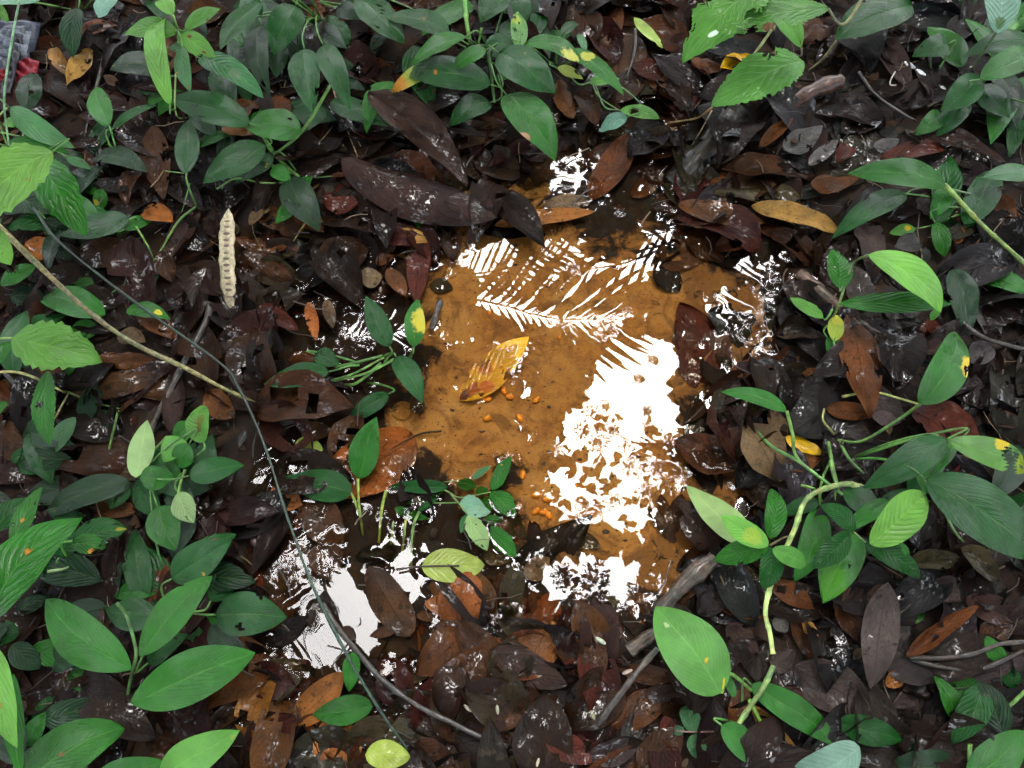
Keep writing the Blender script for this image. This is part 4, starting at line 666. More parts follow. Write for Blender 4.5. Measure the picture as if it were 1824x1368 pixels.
D('H', 700, 420, 970, 490, 100, 'br', sub=1); D('H', 740, 300, 950, 250, 130, 'ol', sub=1); D('H', 800, 120, 960, 180, 130, 'ru', sub=1); D('H', 1180, 180, 1340, 250, 90, 'ol', sub=1); D('H', 955, 400, 1080, 300, 120, 'tn', zb=.002, zt=-.002, lab='tan leaf fragment beside the bottom white reflection')
D('H', 445, 535, 790, 545, 130, 'or', zb=.002, zt=-.002); D('H', 760, 690, 880, 530, 150, 'or', sub=1); D('H', 900, 720, 960, 500, 150, 'ru', sub=1); D('H', 1190, 550, 1195, 900, 135, 'ol', sub=1, dz=.006, lab='olive upright leaf under water at the bottom of the puddle'); D('H', 1090, 620, 1105, 840, 95, 'oc', sub=1, dz=.004); D('H', 1270, 590, 1290, 820, 90, 'ol', sub=1); D('H', 1240, 440, 1235, 560, 70, 'br', sub=1); D('H', 1370, 480, 1420, 620, 90, 'ol', sub=1); D('H', 1500, 480, 1560, 640, 100, 'ru', sub=1); D('H', 1250, 330, 1330, 420, 90, 'br', sub=1)
D('G', 470, 1040, 1100, 1080, 230, 'br', sub=1); D('G', 790, 1200, 1060, 1020, 180, 'br', sub=1, dz=.003); D('G', 800, 1280, 1530, 1130, 310, 'br', sub=1, dz=.003, lab='wide dark brown leaf under the wet film at the bottom left'); D('G', 1330, 640, 1500, 500, 190, 'br', sub=1); D('G', 1080, 220, 1330, 520, 240, 'rd', sub=1)
D('G', 1500, 1150, 1745, 880, 170, 'or', zb=.0, zt=.004); D('G', 1640, 1130, 1830, 1400, 240, 'or', zb=.004, zt=.002, lab='orange leaf at the bottom edge beside the pair of green floating leaves'); D('G', 1500, 1180, 1640, 1100, 80, 'ru'); D('G', 1330, 1280, 1490, 1150, 110, 'gy'); D('G', 1010, -10, 1240, 190, 190, 'rd', zb=.008, zt=-.004, c=30, lab='dark red wet curled leaf at the left shore of the lower reflection')
D('G', 1600, 20, 1400, 180, 130, 'ru', sub=1); D('G', 1450, 200, 1560, 350, 140, 'br', sub=1); D('G', 1560, 380, 1700, 250, 150, 'br', sub=1); D('G', 1390, 740, 1560, 600, 110, 'dk', zb=0, zt=.004); D('G', 1600, 700, 1650, 470, 110, 'dk', zb=-.002, zt=.004)
D('M', 530, 40, 380, 330, 210, 'or', sub=1, dz=.005, lab='orange leaf under the comb-like palm reflection'); D('M', 640, 180, 960, 540, 330, 'br', zb=.0, zt=-.003); D('M', 760, 540, 900, 850, 280, 'br', zb=.001, zt=-.003)
D('M', 1180, 720, 1510, 1290, 300, 'br', zb=.004, zt=.005, b=12, c=-22, wv=.05, prof='c', f=-.12, lab='brown puckered leaf with shiny edges floating below the stalks'); D('M', 1390, 1240, 1180, 1290, 90, 'br'); D('M', 1560, 1120, 1750, 1150, 80, 'ru', zb=.003, zt=-.002)
D('E', 430, -70, 405, 285, 120, 'rd', zb=.004, zt=.002, c=15, lab='upright red-brown wet leaf at the upper left corner of the sand'); D('E', 110, 160, 232, 150, 115, 'tn'); D('E', 258, 108, 350, 248, 82, 'ru'); D('E', 200, 90, 290, 40, 70, 'ru'); D('E', 150, 30, 260, 10, 90, 'br', sub=1); D('E', 470, 190, 590, 210, 90, 'ol', sub=1); D('E', 280, 850, 380, 800, 110, 'oc', sub=1); D('E', 390, 840, 430, 760, 80, 'ol', sub=1)
D('B', 280, 1190, 488, 1222, 82, 'oc', zb=.003, zt=.005, lab='ochre leaf with a round bite just left of the sand', bites=[(.75, .42, .09)]); D('B', 480, 700, 628, 785, 80, 'tn', zb=.006, zt=.006, lab='crumpled tan leaf scrap right of the large dark sheath')
D('B', 800, 1145, 1305, 1075, 92, 'or', zb=.004, zt=.002, lab='narrow orange-brown leaf along the top rim of the sand')
D('B', 380, 540, 750, 695, 100, 'dk', dz=.01); D('B', -10, 960, 255, 1030, 150, 'rd', zb=.01, zt=.01, lab='reddish wet leaf in a curl left of the large dark sheath')
D('B', 165, 465, 665, 940, 230, 'pb', zb=.075, zt=.045, c=60, f=.25, b=25, tw=25, wv=.06, bites=[(1, .45, .05), (-1, .2, .04)], name='leaf_sheath', lab='upper purplish-brown lobe of the large wet dead sheath above the water')
D('B', 20, 805, 820, 1105, 300, 'pb', zb=.075, zt=.04, c=-50, f=-.2, b=-10, bites=(), name='leaf_sheath', lab='long dark folded sheath lying over the water edge, upper left'); D('B', 780, 1010, 660, 1240, 110, 'pb', zb=.04, zt=.0, c=-30)
D('E', 625, 775, 975, 455, 175, 'ye', zb=-.006, zt=.001, b=2, c=0, f=.02, wv=.01, r=0, tw=0, prof='p', patches=[(0, .0, .16, (.10, .02, .006)), (.5, .3, .09, (.5, .13, .004)), (-.4, .42, .10, (.5, .16, .004)), (.1, .17, .1, (.34, .08, .004)), (.2, .55, .04, (.5, .2, .004))], bites=[(-.85, .45, .07), (.9, .55, .06), (-.9, .2, .05), (.75, .2, .03), (-.2, .72, .02)], name='yellow_leaf', lab='torn bright yellow leaf with a browned end on the orange sand')
# left litter
for a in [('A', 770, 640, 830, 1015, 150, 'br'), ('A', 720, 860, 640, 1045, 130, 'br'), ('A', 880, 1120, 715, 1090, 130, 'or'), ('A', 830, 1310, 1015, 1035, 130, 'pb'), ('A', 1010, 960, 1100, 1210, 130, 'pb'), ('A', 890, 1340, 1255, 955, 170, 'br'), ('A', 1195, 1205, 1455, 1255, 90, 'ru'), ('A', 1470, 1295, 1665, 1255, 100, 'ru'), ('A', 1265, 1140, 1375, 1045, 70, 'tn'), ('A', 130, 1230, 330, 1340, 170, 'or'),
          ('A', 1300, 520, 1180, 640, 150, 'ru'), ('A', 1130, 640, 1290, 690, 110, 'or'), ('A', 680, 380, 600, 300, 90, 'ru'), ('A', 200, 320, 270, 260, 80, 'ru'), ('A', 1500, 1050, 1640, 1180, 120, 'ru'), ('A', 1250, 930, 1150, 1060, 130, 'dk'), ('A', 1420, 1180, 1580, 1100, 110, 'br'), ('A', 640, 700, 520, 840, 120, 'br'), ('A', 1430, 640, 1490, 780, 110, 'dk'), ('A', 1580, 770, 1740, 700, 110, 'dk'), ('A', 1640, 1000, 1820, 1040, 130, 'rd'),
          ('D', 350, 745, 860, 640, 150, 'br'), ('D', 480, 565, 835, 595, 95, 'ru'), ('D', 640, 150, 735, 275, 95, 'br'), ('D', 1055, 90, 890, 540, 150, 'pb'), ('D', 1012, 635, 1045, 418, 80, 'or'), ('D', 1050, 735, 1190, 870, 150, 'ru'), ('D', -20, 895, 135, 1085, 180, 'br'), ('D', 190, 1150, 410, 1200, 110, 'rd'), ('D', 440, 945, 690, 1185, 180, 'br'), ('D', 1325, 295, 1515, 425, 85, 'rd'), ('D', 1465, 580, 1610, 560, 100, 'ru'), ('D', 1565, 280, 1605, 475, 65, 'or'), ('D', 1655, 265, 1690, 415, 65, 'tn'), ('D', 1525, 940, 1695, 935, 105, 'br'), ('D', 1365, 1255, 1535, 1310, 130, 'or'),
          ('D', 860, 940, 900, 600, 120, 'pb'), ('D', 600, 440, 740, 480, 110, 'tn'), ('D', 820, 20, 880, 180, 110, 'br'), ('D', 1240, 20, 1480, 160, 120, 'br'), ('D', 1500, 20, 1680, 130, 120, 'ru'), ('D', 230, 790, 420, 880, 110, 'rd'), ('D', 1090, 180, 1100, 330, 90, 'dk'), ('D', 300, 1000, 180, 1100, 130, 'rd')]: D(*a)
D('D', 1500, 995, 1640, 1030, 95, 'gn', zb=.004, zt=.002, lab='small yellow-green fallen leaf left of the big orange-brown leaf', shape='')
D('H', 430, 345, 750, 338, 178, 'gn', zb=.017, zt=.016, b=-8, c=0, f=.05, prof='q', name='floating_leaf', lab='yellow-green wet leaf floating at the bottom of the water below the toothed seedling', stalk=(300, 360))
D('H', 145, 1300, 372, 1310, 140, 'gn', bites=(), zb=.034, zt=.034, c=10, prof='q', name='fallen_leaf', lab='pale yellow-green fallen leaf at the bottom edge left of the lichen-spotted twig')
D('B', 1510, 88, 1655, 245, 66, 'gn', dz=.02, lab='yellow crescent leaf on brown litter near the top, left of the chewed pale leaves', name='fallen_leaf'); D('C', 285, 345, 435, 285, 105, 'ye', dz=.03, name='fallen_leaf', lab='small yellow oval leaf behind the lowest chewed pale leaf')
D('F', 615, 965, 810, 1055, 92, 'ye', dz=.01, c=0, b=0, name='fallen_leaf', lab='yellow fallen leaf with black marks right of the puddle, beside the green stalks')
D('A', 265, 245, 375, 400, 90, 'oc', dz=.01); D('A', 460, 250, 340, 435, 110, 'oc', dz=.015, bites=[(-.5, .3, .06)])
# right top litter
for a in [('C', 290, 860, 760, 900, 170, 'br'), ('C', 235, 965, 710, 1030, 95, 'ol'), ('C', 70, 1035, 510, 1135, 120, 'ru'), ('C', 610, 765, 805, 635, 140, 'gy'), ('C', 480, 745, 650, 600, 75, 'ru'), ('C', 730, 835, 880, 705, 75, 'gy'), ('C', 900, 680, 1100, 575, 160, 'dk'), ('C', 1065, 475, 955, 595, 75, 'ol'), ('C', 905, 410, 1040, 350, 140, 'br'), ('C', 1050, 200, 1255, 455, 160, 'mv'), ('C', 1095, 805, 1440, 760, 100, 'rd'), ('C', 1240, 680, 1730, 825, 140, 'pb'), ('C', 1190, 705, 1060, 745, 75, 'gy'), ('C', 740, 935, 990, 900, 120, 'ru'), ('C', 130, 305, 310, 350, 120, 'ru'), ('C', 590, 500, 625, 425, 70, 'ru'),
          ('C', 1040, 1370, 965, 1120, 185, 'mv'), ('C', 1100, 250, 1180, 330, 110, 'gy'), ('C', 1300, 180, 1160, 240, 90, 'dk'), ('C', 1350, 100, 1620, 200, 130, 'pb'), ('C', 1260, 560, 1330, 430, 110, 'dk'), ('C', 1260, 20, 1350, 60, 90, 'tn'), ('C', 1660, 1000, 1800, 1100, 110, 'ru'), ('C', 1280, 1000, 1400, 1080, 120, 'mv'), ('C', 1440, 1050, 1540, 1170, 120, 'br'), ('C', 1480, 1240, 1470, 1150, 80, 'or'), ('C', 640, 80, 820, 140, 120, 'br'), ('C', 700, 200, 860, 130, 110, 'br'), ('C', 830, 220, 920, 300, 90, 'ol'), ('C', 1450, 760, 1560, 860, 100, 'dk'), ('C', 950, 750, 870, 820, 110, 'rd'), ('C', 1170, 1250, 1300, 1240, 120, 'gy'), ('C', 550, 990, 700, 1000, 100, 'ol'), ('C', 240, 900, 340, 960, 110, 'ru')]: D(*a)
D('C', 440, 1045, 900, 1185, 130, 'oc', dz=.008, c=20, lab='ochre spotted leaf along the upper right shore of the water', state='')
# right litter
D('F', 930, 345, 1040, 870, 205, 'ru', dz=.02, c=20, b=15, bites=[(.9, .55, .05), (-.95, .6, .05)], lab='rust-spotted broken leaf standing right of the water under the pinnate sapling')
for a in [('F', 1035, 480, 1262, 568, 60, 'oc'), ('F', 1050, 440, 1170, 650, 130, 'tn'), ('F', 330, 645, 605, 565, 90, 'ru'), ('F', 540, 825, 605, 1015, 100, 'tn'), ('F', 400, 890, 590, 1190, 250, 'tn'), ('F', 1245, 820, 1620, 1010, 270, 'rd'), ('F', 1640, 740, 1730, 560, 50, 'tn'), ('F', 1560, 260, 1710, 450, 150, 'gy'), ('F', 1300, 470, 1430, 370, 120, 'rd'), ('F', 600, 1135, 830, 1095, 100, 'ru'), ('F', 1010, 700, 1220, 880, 130, 'mv'), ('F', 1100, 560, 1230, 680, 130, 'mv'), ('F', 1500, 640, 1660, 760, 190, 'mv'), ('F', 1540, 580, 1680, 520, 140, 'gy'), ('F', 1300, 540, 1420, 480, 90, 'pb'), ('F', 1000, 320, 960, 100, 150, 'mv'), ('F', 1120, 290, 1230, 360, 100, 'gy'), ('F', 1200, 320, 1320, 300, 90, 'gy'), ('F', 700, 640, 900, 640, 90, 'ru'), ('F', 760, 740, 900, 600, 130, 'dk'), ('F', 820, 820, 1080, 850, 120, 'ru'), ('F', 1050, 850, 1200, 890, 90, 'mv'), ('F', 1420, 1130, 1560, 1060, 90, 'tn'), ('F', 1440, 1190, 1560, 1090, 100, 'rd'), ('F', 640, 870, 760, 930, 110, 'dk'), ('F', 1640, 900, 1800, 870, 130, 'br'), ('F', 1600, 130, 1780, 210, 90, 'tn'), ('F', 1700, 1240, 1824, 1330, 130, 'mv')]: D(*a)
D('I', 1135, 425, 1045, 965, 185, 'mv', dz=.03, c=20, f=.1, b=10, prof='l', bites=(), lab='mauve grey pointed leaf with strong dark veins at the lower right'); D('I', 1225, 800, 1590, 545, 115, 'ru', dz=.02, c=70, lab='rust-brown rolled leaf right of the mauve veined leaf')
for a in [('I', 640, 610, 860, 900, 110, 'br'), ('I', 890, 530, 975, 725, 140, 'br'), ('I', 550, 880, 660, 770, 110, 'mv'), ('I', 1230, 570, 1340, 420, 120, 'rd'), ('I', 1530, 500, 1850, 650, 150, 'pb'), ('I', 1850, 830, 1140, 1060, 260, 'mv'), ('I', 1660, 1040, 1250, 1380, 240, 'pb'), ('I', 980, 1330, 1290, 1290, 150, 'rd'), ('I', 440, 1050, 700, 1350, 125, 'oc'), ('I', 340, 1150, 420, 955, 110, 'ru'), ('I', 660, 850, 1050, 1080, 260, 'mv'), ('I', 1100, 420, 900, 530, 230, 'br'), ('I', 540, 430, 760, 560, 120, 'ru'), ('I', 280, 560, 510, 600, 60, 'ru'), ('I', 170, 590, 330, 440, 140, 'dk'), ('I', 310, 640, 480, 790, 120, 'pb'), ('I', 560, 600, 620, 680, 80, 'gy'), ('I', 700, 620, 780, 700, 70, 'oc'), ('I', 1120, 950, 1230, 870, 90, 'or'), ('I', 1160, 860, 1220, 780, 110, 'gy'), ('I', 1370, 420, 1500, 520, 140, 'mv'), ('I', 1440, 680, 1560, 760, 120, 'gy'), ('I', 1600, 700, 1780, 640, 130, 'br'), ('I', 1240, 330, 1500, 300, 130, 'ol'), ('I', 1000, 760, 960, 840, 60, 'tn'), ('I', 230, 400, 330, 360, 90, 'mv'), ('I', 720, 100, 560, 400, 60, 'ru'), ('I', 1700, 60, 1824, 150, 120, 'mv'), ('I', 860, 560, 1010, 460, 120, 'pb'), ('I', 1180, 680, 1240, 720, 70, 'tn'), ('I', 0, 1100, 60, 1300, 110, 'rd'), ('I', 520, 880, 560, 1080, 80, 'gy'), ('I', 620, 950, 700, 1080, 100, 'pb'), ('I', 1300, 1100, 1420, 1250, 120, 'dk'), ('I', 1500, 250, 1700, 420, 150, 'ol')]: D(*a)
# bottom centre
D('H', 775, 770, 1170, 950, 165, 'pb', dz=.012, lab='purplish leaf with a pale half under the olive upright leaf'); D('H', 990, 870, 620, 850, 160, 'dk', dz=.006, lab='black folded leaf with fine ribs above the lichen-spotted twig')
for a in [('H', 1300, 640, 1285, 1010, 150, 'br'), ('H', 1050, 1195, 1300, 1340, 140, 'rd'), ('H', 1385, 1160, 1700, 995, 175, 'ru'), ('H', 1430, 860, 1730, 905, 110, 'br'), ('H', 870, 1280, 1100, 1305, 95, 'gy'), ('H', 1270, 1310, 1540, 1245, 140, 'mv'), ('H', 1530, 1390, 1750, 1170, 190, 'br'), ('H', 1480, 730, 1650, 760, 60, 'tn'), ('H', 760, 1150, 980, 1120, 90, 'br'), ('H', 970, 950, 1250, 1080, 110, 'dk'), ('H', 1300, 1000, 1480, 1080, 110, 'gy'), ('H', 690, 1180, 560, 1020, 130, 'dk'), ('H', 340, 1090, 560, 1290, 140, 'pb'), ('H', 400, 1230, 600, 1400, 160, 'br'), ('H', 600, 1200, 820, 1380, 170, 'dk'), ('H', 1380, 720, 1440, 640, 90, 'rd'), ('H', 480, 720, 640, 900, 120, 'dk'), ('H', 520, 920, 600, 1080, 70, 'pb'), ('H', 330, 980, 420, 1060, 100, 'dk'), ('H', 500, 640, 760, 760, 150, 'br'), ('H', 300, 860, 420, 960, 120, 'br'), ('H', 1020, 1050, 1200, 1060, 110, 'br'), ('H', 1560, 1000, 1750, 980, 90, 'pb'), ('H', 800, 1290, 870, 1380, 90, 'dk'), ('H', 1090, 1330, 1200, 1390, 80, 'gy'), ('H', 1380, 830, 1300, 900, 90, 'ru'), ('H', 1660, 560, 1824, 620, 100, 'dk'), ('H', 1700, 700, 1560, 760, 60, 'dk'), ('H', 50, 1300, -90, 1390, 150, 'or')]: D(*a)
NHERO = ZORD[0]

# ------------------------------------------------------------------ more single dead leaves (copies of a few shapes), then the litter mass below
shapes = []
for i in range(16):
    P, F, uv, pc = leaf_geo(1, random.uniform(.35, .62), random.choice(['a', 'p', 'd', 'l', 'q']), 16, 30, random.uniform(-.2, .4), random.uniform(-40, 45), random.choice([0, 30, 50, -35, 75]), random.uniform(.03, .08), 500 + i, twist=random.uniform(-45, 45), bites=[(random.choice([-1, 1]) * random.uniform(.8, 1.1), random.uniform(.1, 1), random.uniform(.04, .13)) for _ in range(random.choice([0, 1, 2, 4]))])
    shapes.append((P, F, uv))
protos = []
for P, F, uv in shapes:
    pr = [make_obj('dead_leaf', P, F, M[m], None, None, uv) for m in ('dead_wet', 'dead_damp')]
    for q in pr: COL.objects.unlink(q)
    protos.append(pr)
def zone_ok(x, y):
    X, Y = at(x, y, 0)[:2]; s = poly_sd(SAND, np.array([X]), np.array([Y]))[0]; d = poly_sd(WATER, np.array([X]), np.array([Y]))[0]
    if s > -.02: return False
    return d < -.005
cols_r = ['mv', 'br', 'pb', 'gy', 'dk', 'mv', 'br', 'mv', 'ol', 'gy']; cols_l = ['br', 'ru', 'dk', 'pb', 'br', 'rd', 'or', 'br']
cnt = 0; want = max(0, 300 - NHERO)
while cnt < want:
    x, y = random.uniform(-20, 1844), random.uniform(-20, 1388)
    if not zone_ok(x, y): continue
    cnt += 1; i = random.randrange(len(protos)); right = x > 1330 and y > 380
    src = protos[i][1 if right else 0]; o = src.copy(); COL.objects.link(o)
    p = at(x, y, 0); o.location = (p.x, p.y, max(T1(p), -.001) + random.uniform(.0, .008)); L = random.uniform(.06, .15)
    o.scale = (L, L, L); o.rotation_euler = (random.uniform(-.3, .3), random.uniform(-.3, .3), random.uniform(0, 6.28))
    col = random.choice(cols_r if x > 1200 else cols_l); o.color = jit(tuple(v * .85 for v in DEAD[col]), .3)
    asp = np.ptp(shapes[i][0][:, 0]); shape = ('small ' if L < .07 else '') + ('narrow' if asp < .42 else 'broad' if asp > .55 else 'oval')
    tag(o, auto_label(col, shape, x, y, ''), 'dead leaf', 'dead leaves on the forest floor')
def scatter(name, n, size, lo, hi, cols, mat, xr, prof_n=(3, 6), margin=0.0, watery=.15, tilt=.3, dark=1.0, band=None, thin=1.0):
    Vs, Fs, Us, Cs = [], [], [], []; off = 0; base = []
    for i in range(20):
        P, F, uv, pc = leaf_geo(1, random.uniform(.3, .75), random.choice(['a', 'p', 'd', 'q']), prof_n[0], prof_n[1], random.uniform(-.2, .4), random.uniform(-35, 45), random.choice([0, 30, -30, 55]), .06, 900 + i, twist=random.uniform(-40, 40), bites=[(random.uniform(-1.1, 1.1), random.uniform(.05, 1), random.uniform(.05, .16)) for _ in range(random.choice([0, 1, 2, 3]))] if prof_n[0] > 5 else ()); base.append((P, np.array(F), uv))
    X = rng.uniform(xr[0], xr[1], n); Y = rng.uniform(xr[2], xr[3], n); sd_ = poly_sd(SAND, X, Y); wd_ = poly_sd(WATER, X, Y); Z = terrain(X, Y)
    if band:
        Z = np.maximum(Z, -.003); PX_, PY_ = to_px(X, Y, 0 * X); OPEN = np.zeros(n, bool)
        for po in ([(420,930),(540,880),(620,960),(720,1000),(740,1150),(640,1210),(520,1210),(390,1190),(410,1060)], [(410,770),(510,730),(560,800),(550,890),(410,890)], [(440,560),(640,520),(770,600),(760,760),(500,770)], [(620,960),(900,920),(930,1090),(740,1110)], [(540,1130),(690,1140),(690,1320),(540,1320)], [(930,960),(1200,950),(1210,1090),(1120,1130),(960,1120)], [(1220,420),(1440,430),(1460,640),(1340,660),(1240,640)], [(900,250),(1080,230),(1090,330),(960,370)]):
            OPEN |= inside(po, PX_, PY_)
    for k in range(n):
        if sd_[k] > -.015 - margin or (wd_[k] > 0 and random.random() > watery): continue
        if band and OPEN[k]: continue
        if band and (not (band[0] < wd_[k] < band[1]) or random.random() > thin): continue
        P, F, uv = base[random.randrange(20)]; L = random.uniform(*size); az = random.uniform(0, 6.28)
        Rm = np.array((Matrix.Rotation(az, 3, 'Z') @ Matrix.Rotation(random.uniform(-tilt, tilt), 3, 'X') @ Matrix.Rotation(random.uniform(-tilt, tilt), 3, 'Y')))
        V = (P * L) @ Rm.T + np.array([X[k], Y[k], Z[k] + random.uniform(lo, hi)])
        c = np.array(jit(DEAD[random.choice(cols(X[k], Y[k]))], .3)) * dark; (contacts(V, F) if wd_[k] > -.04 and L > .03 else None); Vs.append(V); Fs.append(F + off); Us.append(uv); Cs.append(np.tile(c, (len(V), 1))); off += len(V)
    o = fast_mesh(name, np.concatenate(Vs), np.concatenate(Fs), M[mat], attrs=[('Col', np.concatenate(Cs))], uv=np.concatenate(Us)); return tag(o, None, None, kind='stuff')
o = scatter('leaf_litter', 3600, (.06, .16), -.003, .007, lambda x, y: cols_r if x > .3 else cols_l, 'dead_wet', (-1.6, 1.6, -.5, 2.0), watery=.08, tilt=.18, dark=.25, prof_n=(8, 13)); o['label'] = 'bed of wet decaying brown leaves with gap shade in their colour, covering the ground round the puddle'  # decayed tone, lowered further to paint in the shade between top leaves
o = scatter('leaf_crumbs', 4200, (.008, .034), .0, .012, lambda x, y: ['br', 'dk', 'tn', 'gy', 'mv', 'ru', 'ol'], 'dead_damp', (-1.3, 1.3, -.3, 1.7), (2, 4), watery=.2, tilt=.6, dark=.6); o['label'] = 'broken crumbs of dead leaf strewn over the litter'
o = scatter('soaked_litter', 4600, (.045, .12), -.005, .004, lambda x, y: ['br', 'br', 'dk', 'pb', 'ru', 'rd', 'ol'], 'dead_wet', (-.7, .7, -.25, 1.3), (6, 10), margin=.0, watery=1, tilt=.10, dark=.5, band=(-.03, .035)); o['label'] = 'soaked brown leaves matted along the waterline of the puddle'  # soaked tone, darkened as well to carry shade between the leaves
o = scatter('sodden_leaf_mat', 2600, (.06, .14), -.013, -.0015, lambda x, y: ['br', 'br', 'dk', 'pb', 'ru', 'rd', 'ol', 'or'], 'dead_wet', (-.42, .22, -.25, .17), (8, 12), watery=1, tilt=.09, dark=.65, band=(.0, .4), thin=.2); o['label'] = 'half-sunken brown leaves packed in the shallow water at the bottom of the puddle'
# thin straws and rootlets
def straws(n):
    Vs, Fs, Cs = [], [], []; off = 0; X = rng.uniform(-1.1, 1.1, n); Y = rng.uniform(-.2, 1.5, n); Z = terrain(X, Y); s = poly_sd(SAND, X, Y); wdd = poly_sd(WATER, X, Y)
    for k in range(n):
        if s[k] > -.01 or (wdd[k] > 0 and random.random() > .3): continue
        a = random.uniform(0, 6.28); L = random.uniform(.015, .06); pts = [np.array([X[k], Y[k], max(Z[k], 0) + random.uniform(.004, .022)])]
        for j in range(3): a += random.gauss(0, .3); pts.append(pts[-1] + np.array([math.cos(a), math.sin(a), random.gauss(0, .12)]) * L / 3)
        V, F = tube_geo(np.array(pts), random.uniform(.0004, .0013), None, 4); F = [f for f in F if len(f) == 4][:12]
        Vs.append(V); Fs.append(np.array(F) + off); Cs.append(np.tile(np.array(jit(random.choice([(.02, .014, .01), (.06, .04, .025), (.16, .11, .06), (.03, .025, .02)]))), (len(V), 1))); off += len(V)
    o = fast_mesh('litter_straws', np.concatenate(Vs), np.concatenate(Fs), M['straw'], attrs=[('Col', np.concatenate(Cs))]); tag(o, 'thin straws and rootlets tangled in the leaf litter', None, kind='stuff')
t = NT('straw'); a = t.n('Attribute', attribute_name='Col'); t.set(t.b.inputs['Base Color'], a.outputs['Color']); t.b.inputs['Roughness'].default_value = .4; M['straw'] = t.m
straws(1500)


V_, F_, C_ = [], [], []
for k in range(1100):
    x, y = random.uniform(720, 1350), random.uniform(400, 1040); p = at(x, y, -.02)
    if poly_sd(SAND, np.array([p.x]), np.array([p.y]))[0] < random.uniform(-.03, .06) * random.random(): continue
    z = T1(p) + .0012; r_ = random.uniform(.0006, .0016) * (2.5 if random.random() < .12 else 1); a = random.uniform(0, 6.28); n0 = len(V_)
    for j in range(5): V_.append((p.x + r_ * math.cos(a + j * 1.257) * random.uniform(.5, 2.2), p.y + r_ * math.sin(a + j * 1.257) * random.uniform(.4, 1.2), z))
    V_.append((p.x, p.y, z + r_ * .8)); c_ = jit(random.choice([(.02, .012, .006), (.05, .02, .006), (.1, .045, .01)]))
    for j in range(5): F_.append((n0 + j, n0 + (j + 1) % 5, n0 + 5))
    C_ += [c_] * 6
tag(fast_mesh('sand_specks', V_, F_, M['straw'], attrs=[('Col', C_)]), 'dark specks of debris on the orange sand', None, kind='stuff')

# ------------------------------------------------------------------ seed pod, seeds, fragments
def blob(name, c, r, ax, mat, col, parent=None, rot=0.0, n=8, m=6, sq=0.0, tilt=0.0):
    V = []; F = []
    for i in range(m + 1):
        ph = -math.pi / 2 + math.pi * i / m
        for j in range(n):
            th = 2 * math.pi * j / n; k = 1 + sq * math.sin(3 * th + i * 1.7)
            V.append((ax[0] * math.cos(ph) * math.cos(th) * k, ax[1] * math.sin(ph) , ax[2] * math.cos(ph) * math.sin(th) * k))
    for i in range(m):
        for j in range(n): F.append((i * n + j, i * n + (j + 1) % n, (i + 1) * n + (j + 1) % n, (i + 1) * n + j))
    V = np.array(V) * r; Rm = np.array(Matrix.Rotation(rot, 3, 'Z') @ Matrix.Rotation(tilt, 3, 'X')); V = V @ Rm.T + np.array(c)
    contacts(V, F); return make_obj(name, V, F, M[mat], parent, c, None, c4(col))
pb_, pt_ = at(*px('A', 1160, 1060), .075), at(*px('D', 1168, 382), .012)
e = empty('seed_pod', pb_, 'flat pale seed pod with a ladder of dark seeds, standing upright left of the water', 'seed pod')
mid = (pb_ + pt_) / 2; L = (pt_ - pb_).length; A = frame(pb_, pt_, 0); Wp = 27 * mpp(410, 480, .05)
vs = np.linspace(0, 1, 40); V = []; F = []
for i, v in enumerate(vs):
    wv = Wp / 2 * min(1, (v / .13) ** .8 if v < .13 else 1, ((1 - v) / .28) ** .9 if v > .72 else 1) + .0004; bulge = .0018 + .0014 * abs(math.sin(v * math.pi * 15)) * (v > .08) * (v < .82)
    for u, zz in ((-1, 0), (-.72, .0012), (-.4, bulge), (0, bulge * 1.25), (.4, bulge), (.72, .0012), (1, 0), (.5, -.0012), (0, -.0016), (-.5, -.0012)):
        V.append(np.array(pb_) + A[1] * v * L + A[0] * (u * wv * (1 + .06 * math.sin(v * 31) + .05 * math.sin(v * 57 + u)) + .16 * Wp * math.sin(v * 4)) + A[2] * zz)
for i in range(39):
    for j in range(10): F.append((i * 10 + j, i * 10 + (j + 1) % 10, (i + 1) * 10 + (j + 1) % 10, (i + 1) * 10 + j))
make_obj('pod_shell', V, F, M['pod'], e, pb_, None, c4((.50, .43, .27)), vcol=[((1 - .45 * max(0, v - .62) / .38 - .3 * q) * random.uniform(.85, 1.1),) * 3 + (1,) for v in vs for q in (0, .1, .5, .8, .5, .1, 0, .2, .2, .2)]); contacts(V, F)
sm = None
for i in range(13):
    v = .11 + i * .055 + random.uniform(-.006, .006); c = np.array(pb_) + A[1] * v * L + A[2] * .0026 + A[0] * .16 * Wp * math.sin(v * 4)
    s = blob('seed', c, random.uniform(.8, 1.1), (.0058, .0030, .0016), 'seed', jit((.12, .085, .06), .3)[:3], e, rot=math.atan2(A[1][1], A[1][0]) - math.pi / 2)
